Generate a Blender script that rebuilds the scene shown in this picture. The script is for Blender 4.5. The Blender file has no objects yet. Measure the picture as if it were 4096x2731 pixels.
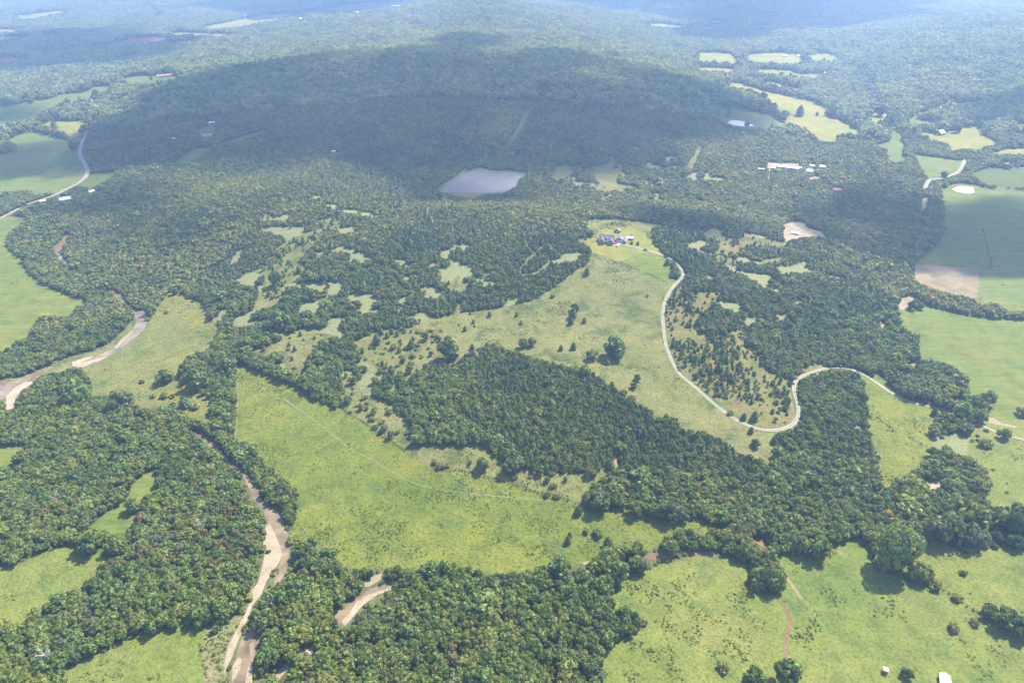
import bpy, math, random, time
import numpy as np
from mathutils import Vector
from mathutils.geometry import delaunay_2d_cdt

T0 = time.time()
C = bpy.context.scene.collection
SC = bpy.context.scene
R = math.radians
rng = np.random.default_rng(7)
random.seed(7)

# ------------------------------------------------------------------ camera, sky, sun, exposure
CAM_Z, PITCH, FPX, CX, CY = 350.0, 30.0, 2730.67, 2048.0, 1365.5      # focal length and centre in pixels of the 4096 wide photo
cam_data = bpy.data.cameras.new('camera'); cam = bpy.data.objects.new('camera', cam_data); C.objects.link(cam)
cam_data.sensor_width = 36; cam_data.lens = 24.0; cam_data.clip_start = 1; cam_data.clip_end = 60000
cam.location = (0, 0, CAM_Z); cam.rotation_euler = (R(90 - PITCH), 0, 0)
SC.camera = cam
SUN_EL, SUN_AZ = 53.0, 48.0                                            # azimuth clockwise from the viewing direction (+Y)
SUN = np.array([math.sin(R(SUN_AZ)) * math.cos(R(SUN_EL)), math.cos(R(SUN_AZ)) * math.cos(R(SUN_EL)), math.sin(R(SUN_EL))])
world = bpy.data.worlds.new('World'); SC.world = world; world.use_nodes = True
wn = world.node_tree.nodes; wl = world.node_tree.links
sky = wn.new('ShaderNodeTexSky'); sky.sky_type = 'NISHITA'; sky.sun_disc = False
sky.sun_elevation = R(SUN_EL); sky.sun_rotation = R(SUN_AZ); sky.air_density = 1.0; sky.dust_density = 0.6; sky.ozone_density = 1.0
bg = wn['Background']; bg.inputs['Strength'].default_value = 0.15
wl.new(sky.outputs[0], bg.inputs['Color'])
sun_d = bpy.data.lights.new('sun', 'SUN'); sun_d.energy = 5.0; sun_d.angle = R(0.53); sun_d.color = (1.0, 0.945, 0.86)
sun_o = bpy.data.objects.new('sun', sun_d); C.objects.link(sun_o)
sun_o.rotation_euler = (R(90 - SUN_EL), 0, R(180 - SUN_AZ)); sun_o.location = (2000, 2000, 3000)
SC.view_settings.view_transform = 'Standard'; SC.view_settings.look = 'None'
SC.view_settings.exposure = 1.6; SC.view_settings.gamma = 1.0; SC.view_settings.use_curve_mapping = False
HAZE_DENSITY, HAZE_COLOR = 1.28e-4, (0.42, 0.61, 1.0)
CLOUD_SIGMA = 0.029
cy = SC.cycles
cy.max_bounces = 5; cy.diffuse_bounces = 2; cy.glossy_bounces = 2; cy.transmission_bounces = 3; cy.volume_bounces = 1; cy.transparent_max_bounces = 16
cy.use_denoising = True; cy.use_adaptive_sampling = True; cy.adaptive_threshold = 0.01
cy.caustics_reflective = False; cy.caustics_refractive = False
try:
    cy.denoiser = 'OPENIMAGEDENOISE'; cy.denoising_input_passes = 'RGB_ALBEDO_NORMAL'; cy.denoising_prefilter = 'ACCURATE'
except Exception:
    pass

# ------------------------------------------------------------------ pixels of the photo -> rays
TILES = {'1': (0, 0, 1.7218), '2': (1366, 0, 1.7218), '3': (2730, 0, 1.7218), '4': (0, 910, 1.7218), '5': (1366, 910, 1.7218),
         '6': (2730, 910, 1.7218), '7': (0, 1820, 1.7218), '8': (1366, 1820, 1.7218), '9': (2730, 1820, 1.7218),
         'D': (0, 0, 2352 / 4096), 'H': (2330, 870, 5.875), 'B': (3000, 600, 5.875), 'L': (0, 680, 4.704), 'R': (3600, 400, 4.738),
         'Q': (3500, 2500, 6.79), 'F': (0, 0, 1.0), 'W': (560, 260, 4.704), 'V': (700, 2350, 4.116), 'X': (3500, 1000, 4.704)}
def px(tile, x, y):
    ox, oy, s = TILES[tile]
    return (ox + x / s, oy + y / s)
def pts(s):
    """'4:1620,960 1615,1060 7:10,20' -> list of photo pixels"""
    out, t = [], 'D'
    for tok in s.split():
        if ':' in tok:
            t, tok = tok.split(':')
            if not tok: continue
        a, b = tok.split(',')
        out.append(px(t, float(a), float(b)))
    return out
SP, CP = math.sin(R(PITCH)), math.cos(R(PITCH))
def ray(p):
    p = np.atleast_2d(np.asarray(p, float))
    u = (p[:, 0] - CX) / FPX; v = -(p[:, 1] - CY) / FPX
    d = np.stack([u, CP + v * SP, -SP + v * CP], 1)
    return d / np.linalg.norm(d, axis=1)[:, None]
def project(P):
    P = np.asarray(P, float)
    x, y, z = P[:, 0], P[:, 1], P[:, 2] - CAM_Z
    depth = y * CP - z * SP
    up = y * SP + z * CP
    depth_ok = np.where(depth > 1, depth, 1)
    return np.stack([CX + FPX * x / depth_ok, CY - FPX * up / depth_ok], 1), depth

# ------------------------------------------------------------------ the relief: a smooth surface through surveyed heights
CTRL = """0,1560,0 500,1560,0 1000,1560,0 1600,1560,2 2350,1560,3 0,1200,0 600,1250,0 1000,1250,0 1450,1300,0 1800,1250,0 2350,1250,3
600,900,1 900,1000,3 1250,1150,2 1500,1200,3 1750,1180,2 2050,1150,2 2180,950,2 2350,950,3 2100,820,2 2350,750,4 2080,600,4 2350,450,6 2130,450,6
0,900,0 330,730,0 140,560,2 50,700,2 0,550,3 150,430,5 400,700,2 450,900,1
1410,550,45 1500,505,42 1450,700,33 1300,760,24 1150,950,18 1400,900,20 1600,950,14 1780,1000,10 1650,800,24 1800,700,25 1900,800,12 1700,600,35
1850,560,28 1000,700,25 1000,560,38 800,600,30 700,700,18 560,560,25 740,480,45 560,450,45 350,520,20 650,800,8 850,850,8 980,1050,6
1100,430,22 1350,460,20 1600,470,15 1900,480,10 850,430,30 1400,400,28
1100,250,75 700,190,88 1000,130,110 700,150,95 500,250,55 300,330,25 350,200,40 1300,140,100 1500,200,80 1500,300,52 1240,200,88
180,300,10 0,250,8 80,100,14 300,90,20 550,50,26 650,110,62 900,70,84 1100,8,135 1000,60,92 1250,60,92 1400,60,62
1700,60,30 1750,130,16 1850,240,14 2000,170,28 2150,100,80 2300,150,70 2350,60,115 2100,25,95 2200,240,20 2330,220,40 1650,270,28
100,20,30 400,10,40 600,18,34 800,20,24 1550,20,40 1850,15,60"""
cp = []
for tok in CTRL.split():
    a, b, z = map(float, tok.split(','))
    d = ray([px('D', a, b)])[0]
    t = (z - CAM_Z) / d[2]
    cp.append((d[0] * t, d[1] * t, z))
for a in range(0, 360, 30):
    cp.append((11000 * math.sin(R(a)), 11000 * math.cos(R(a)), 60))
for a in range(60, 301, 40):
    cp.append((900 * math.sin(R(a)), 900 * math.cos(R(a)), 4)); cp.append((3500 * math.sin(R(a)), 3500 * math.cos(R(a)), 40))
cp.append((0, 0, 1)); cp.append((0, 6000, 50)); cp.append((-2500, 6000, 45)); cp.append((2500, 6500, 70))
cp = np.array(cp)
SCL = 1000.0
def _tps(r2):
    return 0.5 * r2 * np.log(r2 + 1e-9)
n = len(cp); A = np.zeros((n + 3, n + 3)); XY = cp[:, :2] / SCL
A[:n, :n] = _tps(((XY[:, None] - XY[None]) ** 2).sum(2)) + np.eye(n) * 2e-4
A[:n, n] = 1; A[:n, n + 1:] = XY; A[n, :n] = 1; A[n + 1:, :n] = XY.T
W = np.linalg.solve(A, np.concatenate([cp[:, 2], np.zeros(3)]))
_wr = np.random.default_rng(3)
WAVES = []
for lam, amp, k in ((620, 3.6, 5), (330, 2.0, 6), (170, 0.9, 6)):
    for i in range(k):
        th = _wr.uniform(0, math.pi); WAVES.append((2 * math.pi / lam / _wr.uniform(.75, 1.3), th, _wr.uniform(0, 6.28), amp / math.sqrt(k) * 1.4))
PONDS = []
for a, b, z, rx, ry in ((1102, 420, 22, 74, 88), (1693, 285, 22, 40, 70)):
    d = ray([px('D', a, b)])[0]; t = (z - CAM_Z) / d[2]; PONDS.append((d[0] * t, d[1] * t, rx, ry, z))
def hz(x, y):
    x = np.asarray(x, float); y = np.asarray(y, float)
    shp = x.shape; q = np.stack([x.ravel(), y.ravel()], 1) / SCL
    out = np.empty(len(q))
    for i in range(0, len(q), 20000):
        b = q[i:i + 20000]
        r2 = (b[:, :1] - XY[None, :, 0]) ** 2 + (b[:, 1:] - XY[None, :, 1]) ** 2
        base = _tps(r2) @ W[:n] + W[n] + b @ W[n + 1:]
        w = np.clip((base - 8) / 30, 0, 1); w = w * w * (3 - 2 * w)
        nz = 0
        for k, th, ph, am in WAVES:
            nz = nz + am * np.sin(k * SCL * (b[:, 0] * math.cos(th) + b[:, 1] * math.sin(th)) + ph)
        h_ = np.maximum(base, -2.0) + nz * (0.12 + 0.88 * w)
        for px_, py_, rx, ry, z in PONDS:                             # level ground under the ponds
            e = np.sqrt(((b[:, 0] * SCL - px_) / rx) ** 2 + ((b[:, 1] * SCL - py_) / ry) ** 2); k = np.clip((2.1 - e) / 1.05, 0, 1); k = k * k * (3 - 2 * k); h_ = h_ * (1 - k) + z * k
        out[i:i + 20000] = h_
    return out.reshape(shp)
def ground(P):
    """photo pixels -> points on the terrain"""
    d = ray(P); m = len(d)
    ts = np.geomspace(200, 16000, 420)
    t_lo = np.full(m, ts[0]); t_hi = np.full(m, np.nan)
    alive = np.ones(m, bool)
    for i in range(1, len(ts)):
        idx = np.nonzero(alive)[0]
        if not len(idx): break
        q = d[idx] * ts[i]
        below = q[:, 2] + CAM_Z < hz(q[:, 0], q[:, 1])
        hit = idx[below]
        t_lo[hit] = ts[i - 1]; t_hi[hit] = ts[i]; alive[hit] = False
    t_lo[alive] = ts[-2]; t_hi[alive] = ts[-1]
    for _ in range(22):
        tm = (t_lo + t_hi) / 2; q = d * tm[:, None]
        below = q[:, 2] + CAM_Z < hz(q[:, 0], q[:, 1])
        t_hi = np.where(below, tm, t_hi); t_lo = np.where(below, t_lo, tm)
    q = d * t_hi[:, None]
    return np.stack([q[:, 0], q[:, 1], hz(q[:, 0], q[:, 1])], 1)

def vnoise(x, y, seed=0):
    """smooth value noise, -1..1"""
    xi = np.floor(x).astype(np.int64); yi = np.floor(y).astype(np.int64); fx = x - xi; fy = y - yi
    fx = fx * fx * (3 - 2 * fx); fy = fy * fy * (3 - 2 * fy)
    def h(a, b):
        k = (a * 374761393 + b * 668265263 + seed * 1442695041) & 0x7fffffff
        k = ((k ^ (k >> 13)) * 1274126177) & 0x7fffffff
        return ((k ^ (k >> 16)) & 0xffff) / 32767.5 - 1
    return (h(xi, yi) * (1 - fx) + h(xi + 1, yi) * fx) * (1 - fy) + (h(xi, yi + 1) * (1 - fx) + h(xi + 1, yi + 1) * fx) * fy

# ------------------------------------------------------------------ materials
def new_mat(name):
    m = bpy.data.materials.new(name); m.use_nodes = True
    nt = m.node_tree; nt.nodes.clear()
    return m, nt, nt.nodes.new('ShaderNodeOutputMaterial')
def N(nt, t, **kw):
    nd = nt.nodes.new(t)
    for k, v in kw.items():
        if k in nd.inputs: nd.inputs[k].default_value = v
        else: setattr(nd, k, v)
    return nd
def ramp(nt, src, stops, interp='LINEAR'):
    r = nt.nodes.new('ShaderNodeValToRGB'); cr = r.color_ramp; cr.interpolation = interp
    while len(cr.elements) < len(stops): cr.elements.new(0.5)
    for e, (p, c) in zip(cr.elements, stops):
        e.position = p; e.color = (*c, 1)
    nt.links.new(src, r.inputs[0]); return r.outputs[0]
def mixc(nt, f, a, b, mode='MIX'):
    m = nt.nodes.new('ShaderNodeMix'); m.data_type = 'RGBA'; m.blend_type = mode
    if isinstance(f, (int, float)): m.inputs[0].default_value = f
    else: nt.links.new(f, m.inputs[0])
    for s, i in ((a, 6), (b, 7)):
        if isinstance(s, tuple): m.inputs[i].default_value = (*s, 1)
        else: nt.links.new(s, m.inputs[i])
    return m.outputs[2]
def noise(nt, scale, detail=3, rough=0.55, dist=0.0, vec=None):
    if vec is None:
        vec = nt.nodes.new('ShaderNodeNewGeometry').outputs['Position']
    nd = N(nt, 'ShaderNodeTexNoise', Scale=scale, Detail=detail, Roughness=rough, Distortion=dist)
    nt.links.new(vec, nd.inputs['Vector']); return nd.outputs['Fac']
def plain(name, col, rough=0.7, metal=0.0, var=0.12, scale=1.5):
    m, nt, out = new_mat(name)
    b = N(nt, 'ShaderNodeBsdfPrincipled', Roughness=rough, Metallic=metal)
    c = ramp(nt, noise(nt, scale), [(.3, tuple(x * (1 - var) for x in col)), (.7, tuple(min(1, x * (1 + var)) for x in col))])
    nt.links.new(c, b.inputs['Base Color']); nt.links.new(b.outputs[0], out.inputs[0]); return m
def ground_mat(name, big, fine, patch=None, bump=0.5, big_scale=0.012, mid_scale=0.07, fine_scale=0.45, streak=None, grass=None):
    """big: ramp over ~80 m patches; fine: darkening of tufts; patch: (colour, low, high, scale) of blotches"""
    m, nt, out = new_mat(name)
    b = N(nt, 'ShaderNodeBsdfPrincipled', Roughness=0.95); b.inputs['Specular IOR Level'].default_value = 0.1
    c = ramp(nt, noise(nt, big_scale, 5, 0.6), big)
    mid = ramp(nt, noise(nt, mid_scale, 4, 0.65), [(.3, (.78, .80, .72)), (.5, (1, 1, 1)), (.72, (1.22, 1.18, 1.1))])
    c = mixc(nt, 1.0, c, mid, 'MULTIPLY')
    if patch:
        for pc, lo, hi, sc in patch:
            f = ramp(nt, noise(nt, sc, 5, 0.6, 0.4), [(lo, (0, 0, 0)), (hi, (1, 1, 1))])
            c = mixc(nt, f, c, pc)
    if streak:
        geo = nt.nodes.new('ShaderNodeNewGeometry'); mp = N(nt, 'ShaderNodeMapping')
        mp.inputs['Rotation'].default_value = (0, 0, R(streak)); mp.inputs['Scale'].default_value = (0.015, 0.35, 1)
        nt.links.new(geo.outputs['Position'], mp.inputs['Vector'])
        s = ramp(nt, noise(nt, 1.0, 2, .5, 0, mp.outputs[0]), [(.35, (.86, .88, .84)), (.65, (1.12, 1.1, 1.06))])
        c = mixc(nt, 1.0, c, s, 'MULTIPLY')
    fn = noise(nt, fine_scale, 3, 0.7)
    c = mixc(nt, 1.0, c, ramp(nt, fn, fine), 'MULTIPLY')
    if grass:
        at = N(nt, 'ShaderNodeAttribute', attribute_name='grass'); c = mixc(nt, at.outputs['Fac'], c, ramp(nt, fn, grass))
    nt.links.new(c, b.inputs['Base Color'])
    bp = N(nt, 'ShaderNodeBump', Strength=bump, Distance=1.2); nt.links.new(fn, bp.inputs['Height']); nt.links.new(bp.outputs[0], b.inputs['Normal'])
    nt.links.new(b.outputs[0], out.inputs[0]); return m
FINE = [(.36, (.62, .66, .6)), (.5, (1, 1, 1)), (.66, (1.18, 1.15, 1.1))]
FINE_SOFT = [(.35, (.85, .87, .84)), (.5, (1, 1, 1)), (.66, (1.08, 1.07, 1.05))]
G = {}
G['forest_floor'] = ground_mat('forest floor', [(.3, (.050, .064, .022)), (.7, (.095, .105, .042))], FINE, grass=[(.35, (.095, .105, .038)), (.5, (.13, .135, .052)), (.65, (.15, .148, .066))])
G['meadow'] = ground_mat('weedy meadow', [(.3, (0.063, 0.086, 0.012)), (.5, (0.091, 0.107, 0.016)), (.7, (0.119, 0.116, 0.020))], FINE,
                         [((0.119, 0.120, 0.015), .56, .68, .02), ((0.056, 0.079, 0.018), .56, .70, .035)], bump=.8)
G['old_field'] = ground_mat('old field grass', [(.3, (0.094, 0.099, 0.027)), (.5, (0.113, 0.112, 0.035)), (.7, (0.135, 0.119, 0.045))], FINE,
                            [((0.053, 0.070, 0.018), .52, .64, .045), ((0.130, 0.108, 0.048), .60, .70, .09)], bump=.7)
G['yellow_meadow'] = ground_mat('yellow flowering meadow', [(.3, (0.080, 0.092, 0.024)), (.5, (0.106, 0.107, 0.030)), (.7, (0.119, 0.111, 0.036))], FINE,
                                [((0.152, 0.136, 0.014), .52, .68, .022), ((0.055, 0.079, 0.022), .56, .70, .045)], bump=.8)
G['pasture'] = ground_mat('grazed pasture', [(.3, (0.069, 0.098, 0.018)), (.42, (0.099, 0.117, 0.023)), (.55, (0.108, 0.120, 0.026)), (.7, (0.128, 0.127, 0.033))], FINE,
                          [((0.056, 0.083, 0.018), .56, .72, .045), ((0.132, 0.113, 0.045), .62, .76, .07), ((0.126, 0.133, 0.021), .60, .74, .018)], bump=.7, fine_scale=.6)
G['hay'] = ground_mat('mown hay field', [(.3, (0.066, 0.095, 0.018)), (.5, (0.090, 0.106, 0.019)), (.7, (0.108, 0.109, 0.023))], FINE_SOFT, [((0.059, 0.089, 0.018), .55, .75, .03)], bump=.3, streak=20)
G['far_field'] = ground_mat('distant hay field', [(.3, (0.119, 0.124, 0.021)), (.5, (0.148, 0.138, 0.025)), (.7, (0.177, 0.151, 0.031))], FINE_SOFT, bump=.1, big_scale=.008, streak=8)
G['dull_field'] = ground_mat('dull green field', [(.3, (0.056, 0.072, 0.012)), (.7, (0.073, 0.084, 0.014))], FINE_SOFT, bump=.1)
G['lawn'] = ground_mat('house lawn', [(.3, (0.095, 0.113, 0.021)), (.5, (0.127, 0.126, 0.026)), (.7, (0.155, 0.134, 0.029))], FINE_SOFT, bump=.2, big_scale=.03)
G['soil'] = ground_mat('bare tilled soil', [(.3, (0.121, 0.094, 0.054)), (.5, (0.154, 0.115, 0.066)), (.7, (0.187, 0.138, 0.081))], FINE_SOFT, [((0.069, 0.082, 0.027), .60, .72, .03)], bump=.2, big_scale=.02)
G['red_soil'] = ground_mat('red tilled soil', [(.3, (0.122, 0.060, 0.042)), (.7, (0.155, 0.083, 0.055))], FINE_SOFT, bump=.1)
G['glade'] = ground_mat('dry glade grass', [(.3, (0.094, 0.089, 0.026)), (.5, (0.119, 0.104, 0.034)), (.7, (0.106, 0.107, 0.026))], FINE, [((0.113, 0.079, 0.036), .56, .70, .03), ((0.068, 0.083, 0.020), .52, .66, .06)], bump=.7)
G['sand'] = ground_mat('pale sand', [(.3, (0.163, 0.123, 0.076)), (.7, (0.209, 0.162, 0.107))], FINE_SOFT, bump=.3)
G['gravel_bar'] = ground_mat('river gravel', [(.3, (0.191, 0.146, 0.097)), (.5, (0.236, 0.189, 0.131)), (.7, (0.273, 0.223, 0.162))], [(.35, (0.752, 0.694, 0.592)), (.5, (1, 1, 1)), (.65, (1.1, 1.1, 1.1))], [((0.170, 0.129, 0.067), .60, .68, .12)], bump=.4, fine_scale=.9)
G['red_bank'] = ground_mat('red clay bank', [(.3, (.105, .062, .030)), (.7, (.15, .098, .055))], FINE_SOFT, bump=.4)
G['lime'] = ground_mat('white lime heap ground', [(.3, (0.256, 0.234, 0.199)), (.7, (0.355, 0.334, 0.298))], FINE, bump=.5)
G['track'] = ground_mat('trodden grass track', [(.3, (0.101, 0.119, 0.041)), (.7, (0.127, 0.132, 0.052))], FINE_SOFT, bump=.2)
G['weed_strip'] = ground_mat('dry weeds', [(.3, (0.124, 0.106, 0.050)), (.5, (0.142, 0.128, 0.060)), (.7, (0.099, 0.106, 0.032))], FINE, [((0.085, 0.106, 0.028), .55, .68, .12)], bump=.9)
G['dirt'] = ground_mat('brown dirt road', [(.3, (0.164, 0.124, 0.094)), (.7, (0.199, 0.154, 0.119))], FINE_SOFT, bump=.1)
G['concrete'] = plain('concrete slab', (0.312, 0.298, 0.270), .8)
def water_mat(name, deep, shallow, scale, rough=0.06, spec=.5):
    m, nt, out = new_mat(name)
    b = N(nt, 'ShaderNodeBsdfPrincipled', Roughness=rough); b.inputs['IOR'].default_value = 1.333; b.inputs['Specular IOR Level'].default_value = spec
    nt.links.new(ramp(nt, noise(nt, scale, 4, .6, .5), [(.35, deep), (.65, shallow)]), b.inputs['Base Color'])
    bp = N(nt, 'ShaderNodeBump', Strength=.12, Distance=.15); nt.links.new(noise(nt, .9, 3), bp.inputs['Height']); nt.links.new(bp.outputs[0], b.inputs['Normal'])
    nt.links.new(b.outputs[0], out.inputs[0]); return m
G['river'] = water_mat('muddy river water', (0.079, 0.060, 0.034), (0.195, 0.143, 0.083), .07)
G['pond'] = water_mat('pond water', (.12, .108, .108), (.15, .135, .132), .012, .03, 1.0)
G['pale_pond'] = water_mat('pale pond water', (.36, .31, .29), (.42, .37, .35), .02, .2, .2)
def road_mat(name, wheel, centre, lo=.2, hi=.42):
    m, nt, out = new_mat(name)
    b = N(nt, 'ShaderNodeBsdfPrincipled', Roughness=.95)
    at = N(nt, 'ShaderNodeAttribute', attribute_name='across')
    ab = N(nt, 'ShaderNodeMath', operation='ABSOLUTE'); nt.links.new(at.outputs['Fac'], ab.inputs[0])
    ad = N(nt, 'ShaderNodeMath', operation='ADD'); nt.links.new(ab.outputs[0], ad.inputs[0])
    sub = N(nt, 'ShaderNodeMath', operation='MULTIPLY_ADD'); nt.links.new(noise(nt, .35, 3), sub.inputs[0]); sub.inputs[1].default_value = .3; sub.inputs[2].default_value = -.15
    nt.links.new(sub.outputs[0], ad.inputs[1])
    f = ramp(nt, ad.outputs[0], [(lo, (0, 0, 0)), (hi, (1, 1, 1))])
    w = ramp(nt, noise(nt, .12, 4), [(.3, tuple(x * .72 for x in wheel)), (.7, tuple(x * 1.12 for x in wheel))])
    c = mixc(nt, f, centre, w)
    nt.links.new(c, b.inputs['Base Color']); nt.links.new(b.outputs[0], out.inputs[0]); return m
G['gravel_road'] = road_mat('pale gravel two track', (.215, .187, .135), (.13, .135, .05))
G['dirt_road'] = road_mat('tan dirt road', (0.217, 0.169, 0.124), (0.195, 0.154, 0.112))

def leaf_mat(name, stops, trans=0.36, patchy=True):
    m, nt, out = new_mat(name)
    oi = N(nt, 'ShaderNodeAttribute', attribute_name='tint'); oi.attribute_type = 'INSTANCER'
    c = ramp(nt, oi.outputs['Fac'], stops)
    at = N(nt, 'ShaderNodeAttribute', attribute_name='leaf')
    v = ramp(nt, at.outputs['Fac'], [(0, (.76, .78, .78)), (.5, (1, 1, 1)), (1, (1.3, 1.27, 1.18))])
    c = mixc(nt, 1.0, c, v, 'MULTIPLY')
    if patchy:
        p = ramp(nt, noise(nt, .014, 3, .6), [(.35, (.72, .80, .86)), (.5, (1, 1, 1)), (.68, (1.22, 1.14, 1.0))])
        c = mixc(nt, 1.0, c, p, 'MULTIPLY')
    d = nt.nodes.new('ShaderNodeBsdfPrincipled'); d.inputs['Roughness'].default_value = .55; d.inputs['Specular IOR Level'].default_value = .25
    t = nt.nodes.new('ShaderNodeBsdfTranslucent')
    tc = mixc(nt, 1.0, c, (1.25, 1.2, .6), 'MULTIPLY')
    nt.links.new(c, d.inputs['Base Color']); nt.links.new(tc, t.inputs['Color'])
    mx = nt.nodes.new('ShaderNodeMixShader'); mx.inputs[0].default_value = trans
    nt.links.new(d.outputs[0], mx.inputs[1]); nt.links.new(t.outputs[0], mx.inputs[2]); nt.links.new(mx.outputs[0], out.inputs[0]); return m
L = {}
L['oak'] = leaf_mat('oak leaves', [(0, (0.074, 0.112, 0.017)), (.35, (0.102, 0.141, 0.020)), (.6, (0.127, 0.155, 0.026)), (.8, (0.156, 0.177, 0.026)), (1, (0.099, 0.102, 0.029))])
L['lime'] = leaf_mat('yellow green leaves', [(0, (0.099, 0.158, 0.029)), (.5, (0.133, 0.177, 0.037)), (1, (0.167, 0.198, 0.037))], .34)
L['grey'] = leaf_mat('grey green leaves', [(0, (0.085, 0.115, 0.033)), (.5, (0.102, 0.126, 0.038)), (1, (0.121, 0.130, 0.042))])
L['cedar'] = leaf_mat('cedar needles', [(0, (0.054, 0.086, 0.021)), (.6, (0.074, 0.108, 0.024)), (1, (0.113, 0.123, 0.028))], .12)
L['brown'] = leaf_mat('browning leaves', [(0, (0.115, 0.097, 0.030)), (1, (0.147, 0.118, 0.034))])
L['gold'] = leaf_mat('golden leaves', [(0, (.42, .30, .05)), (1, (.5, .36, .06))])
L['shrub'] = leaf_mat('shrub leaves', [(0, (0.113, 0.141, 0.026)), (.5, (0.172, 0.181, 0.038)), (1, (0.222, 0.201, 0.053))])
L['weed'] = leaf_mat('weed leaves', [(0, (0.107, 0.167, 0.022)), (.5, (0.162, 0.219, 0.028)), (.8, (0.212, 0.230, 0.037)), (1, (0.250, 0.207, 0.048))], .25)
BARK = plain('bark', (.16, .125, .095), .9, var=.3)
DEAD = plain('bleached dead wood', (.30, .27, .23), .9, var=.2)

# ------------------------------------------------------------------ mesh helpers
def mesh_obj(name, verts, faces, mats, parent=None, smooth=False, midx=None):
    me = bpy.data.meshes.new(name)
    me.from_pydata([tuple(map(float, v)) for v in verts], [], faces); 
    for m in (mats if isinstance(mats, (list, tuple)) else [mats]): me.materials.append(m)
    if midx is not None: me.polygons.foreach_set('material_index', np.asarray(midx, np.int32))
    if smooth: me.polygons.foreach_set('use_smooth', np.ones(len(me.polygons), bool))
    me.update()
    o = bpy.data.objects.new(name, me); C.objects.link(o)
    if parent is not None: o.parent = parent
    return o
def fast_mesh(name, verts, faces, mats, midx=None, smooth=False, leaf=None):
    """all faces with the same corner count"""
    me = bpy.data.meshes.new(name); verts = np.asarray(verts, np.float32); faces = np.asarray(faces, np.int32); k = faces.shape[1]
    me.vertices.add(len(verts)); me.vertices.foreach_set('co', verts.ravel())
    me.loops.add(faces.size); me.loops.foreach_set('vertex_index', faces.ravel())
    me.polygons.add(len(faces)); me.polygons.foreach_set('loop_start', np.arange(len(faces), dtype=np.int32) * k)
    for m in mats: me.materials.append(m)
    if midx is not None: me.polygons.foreach_set('material_index', np.asarray(midx, np.int32))
    me.polygons.foreach_set('use_smooth', np.full(len(faces), bool(smooth)))
    if leaf is not None:
        a = me.attributes.new('leaf', 'FLOAT', 'FACE'); a.data.foreach_set('value', np.asarray(leaf, np.float32))
    me.update(calc_edges=True); me.validate()
    return me
def link(name, me, parent=None):
    o = bpy.data.objects.new(name, me); C.objects.link(o)
    if parent is not None: o.parent = parent
    return o
def thing(name, label, cat, loc=(0, 0, 0), rz=0.0, group=None, scale=1.0):
    o = bpy.data.objects.new(name, None); C.objects.link(o); o.location = tuple(map(float, loc)); o.rotation_euler = (0, 0, rz)
    o.scale = (scale,) * 3; o.empty_display_size = 1
    o['label'] = label if len(label.replace(',', ' ').replace('-', ' ').split()) <= 16 else label.split(', near ')[0]; o['category'] = cat
    if group: o['group'] = group
    return o

GAPS = [('D', x, y, r) for x, y, r in [(800, 650, 90), (690, 600, 90), (900, 690, 80), (1000, 640, 80), (1120, 640, 80), (620, 660, 70), (640, 570, 80), (1220, 570, 70), (740, 500, 90), (1640, 590, 70), (1740, 610, 80), (760, 730, 60), (1290, 590, 50), (560, 720, 50), (1700, 700, 50), (1630, 740, 60), (600, 600, 75), (665, 690, 70), (720, 650, 70), (590, 690, 55), (700, 770, 50), (560, 650, 50), (1665, 810, 50), (1690, 545, 55), (1850, 640, 40), (860, 870, 45), (2240, 1010, 60), (2100, 1030, 45), (1500, 430, 120), (1380, 420, 100), (1560, 400, 100)]]
GP = ground([px(t, x, y) for t, x, y, r in GAPS]); GR = np.array([r for *_, r in GAPS])
def grassy(x, y):
    w = np.zeros(np.shape(x))
    for (a, b, _), r in zip(GP, GR): w = np.maximum(w, np.clip(1.5 - np.hypot(x - a, y - b) / r, 0, 1))
    f = vnoise(x / 31, y / 24, 71) * .65 + vnoise(x / 13, y / 11, 72) * .5
    return np.clip((f - (.76 - .80 * w)) / .34, 0, 1) * (w > 0)
# ------------------------------------------------------------------ ground sheet
ang = np.concatenate([np.linspace(-52, 52, 330), np.linspace(52, 308, 70)[1:-1]])
rad = np.concatenate([[25, 60, 100, 140, 170], np.geomspace(195, 15000, 640)])
aa, rr = np.meshgrid(np.radians(ang), rad)
gx, gy = rr * np.sin(aa), rr * np.cos(aa)
gz = hz(gx, gy)
nr, na = gx.shape
V = np.concatenate([np.stack([gx.ravel(), gy.ravel(), gz.ravel()], 1)])
ii, jj = np.meshgrid(np.arange(nr - 1), np.arange(na), indexing='ij'); j2 = (jj + 1) % na
Fq = np.stack([ii * na + jj, ii * na + j2, (ii + 1) * na + j2, (ii + 1) * na + jj], -1).reshape(-1, 4)[:, ::-1]
gm = fast_mesh('ground', V, Fq, [G['forest_floor']], smooth=True)
ga = gm.attributes.new('grass', 'FLOAT', 'POINT'); ga.data.foreach_set('value', grassy(gx.ravel(), gy.ravel()).astype(np.float32))
g_ob = link('ground', gm); g_ob['kind'] = 'structure'
Z_MIN, Z_MAX = float(gz.min()), float(gz.max())

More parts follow.
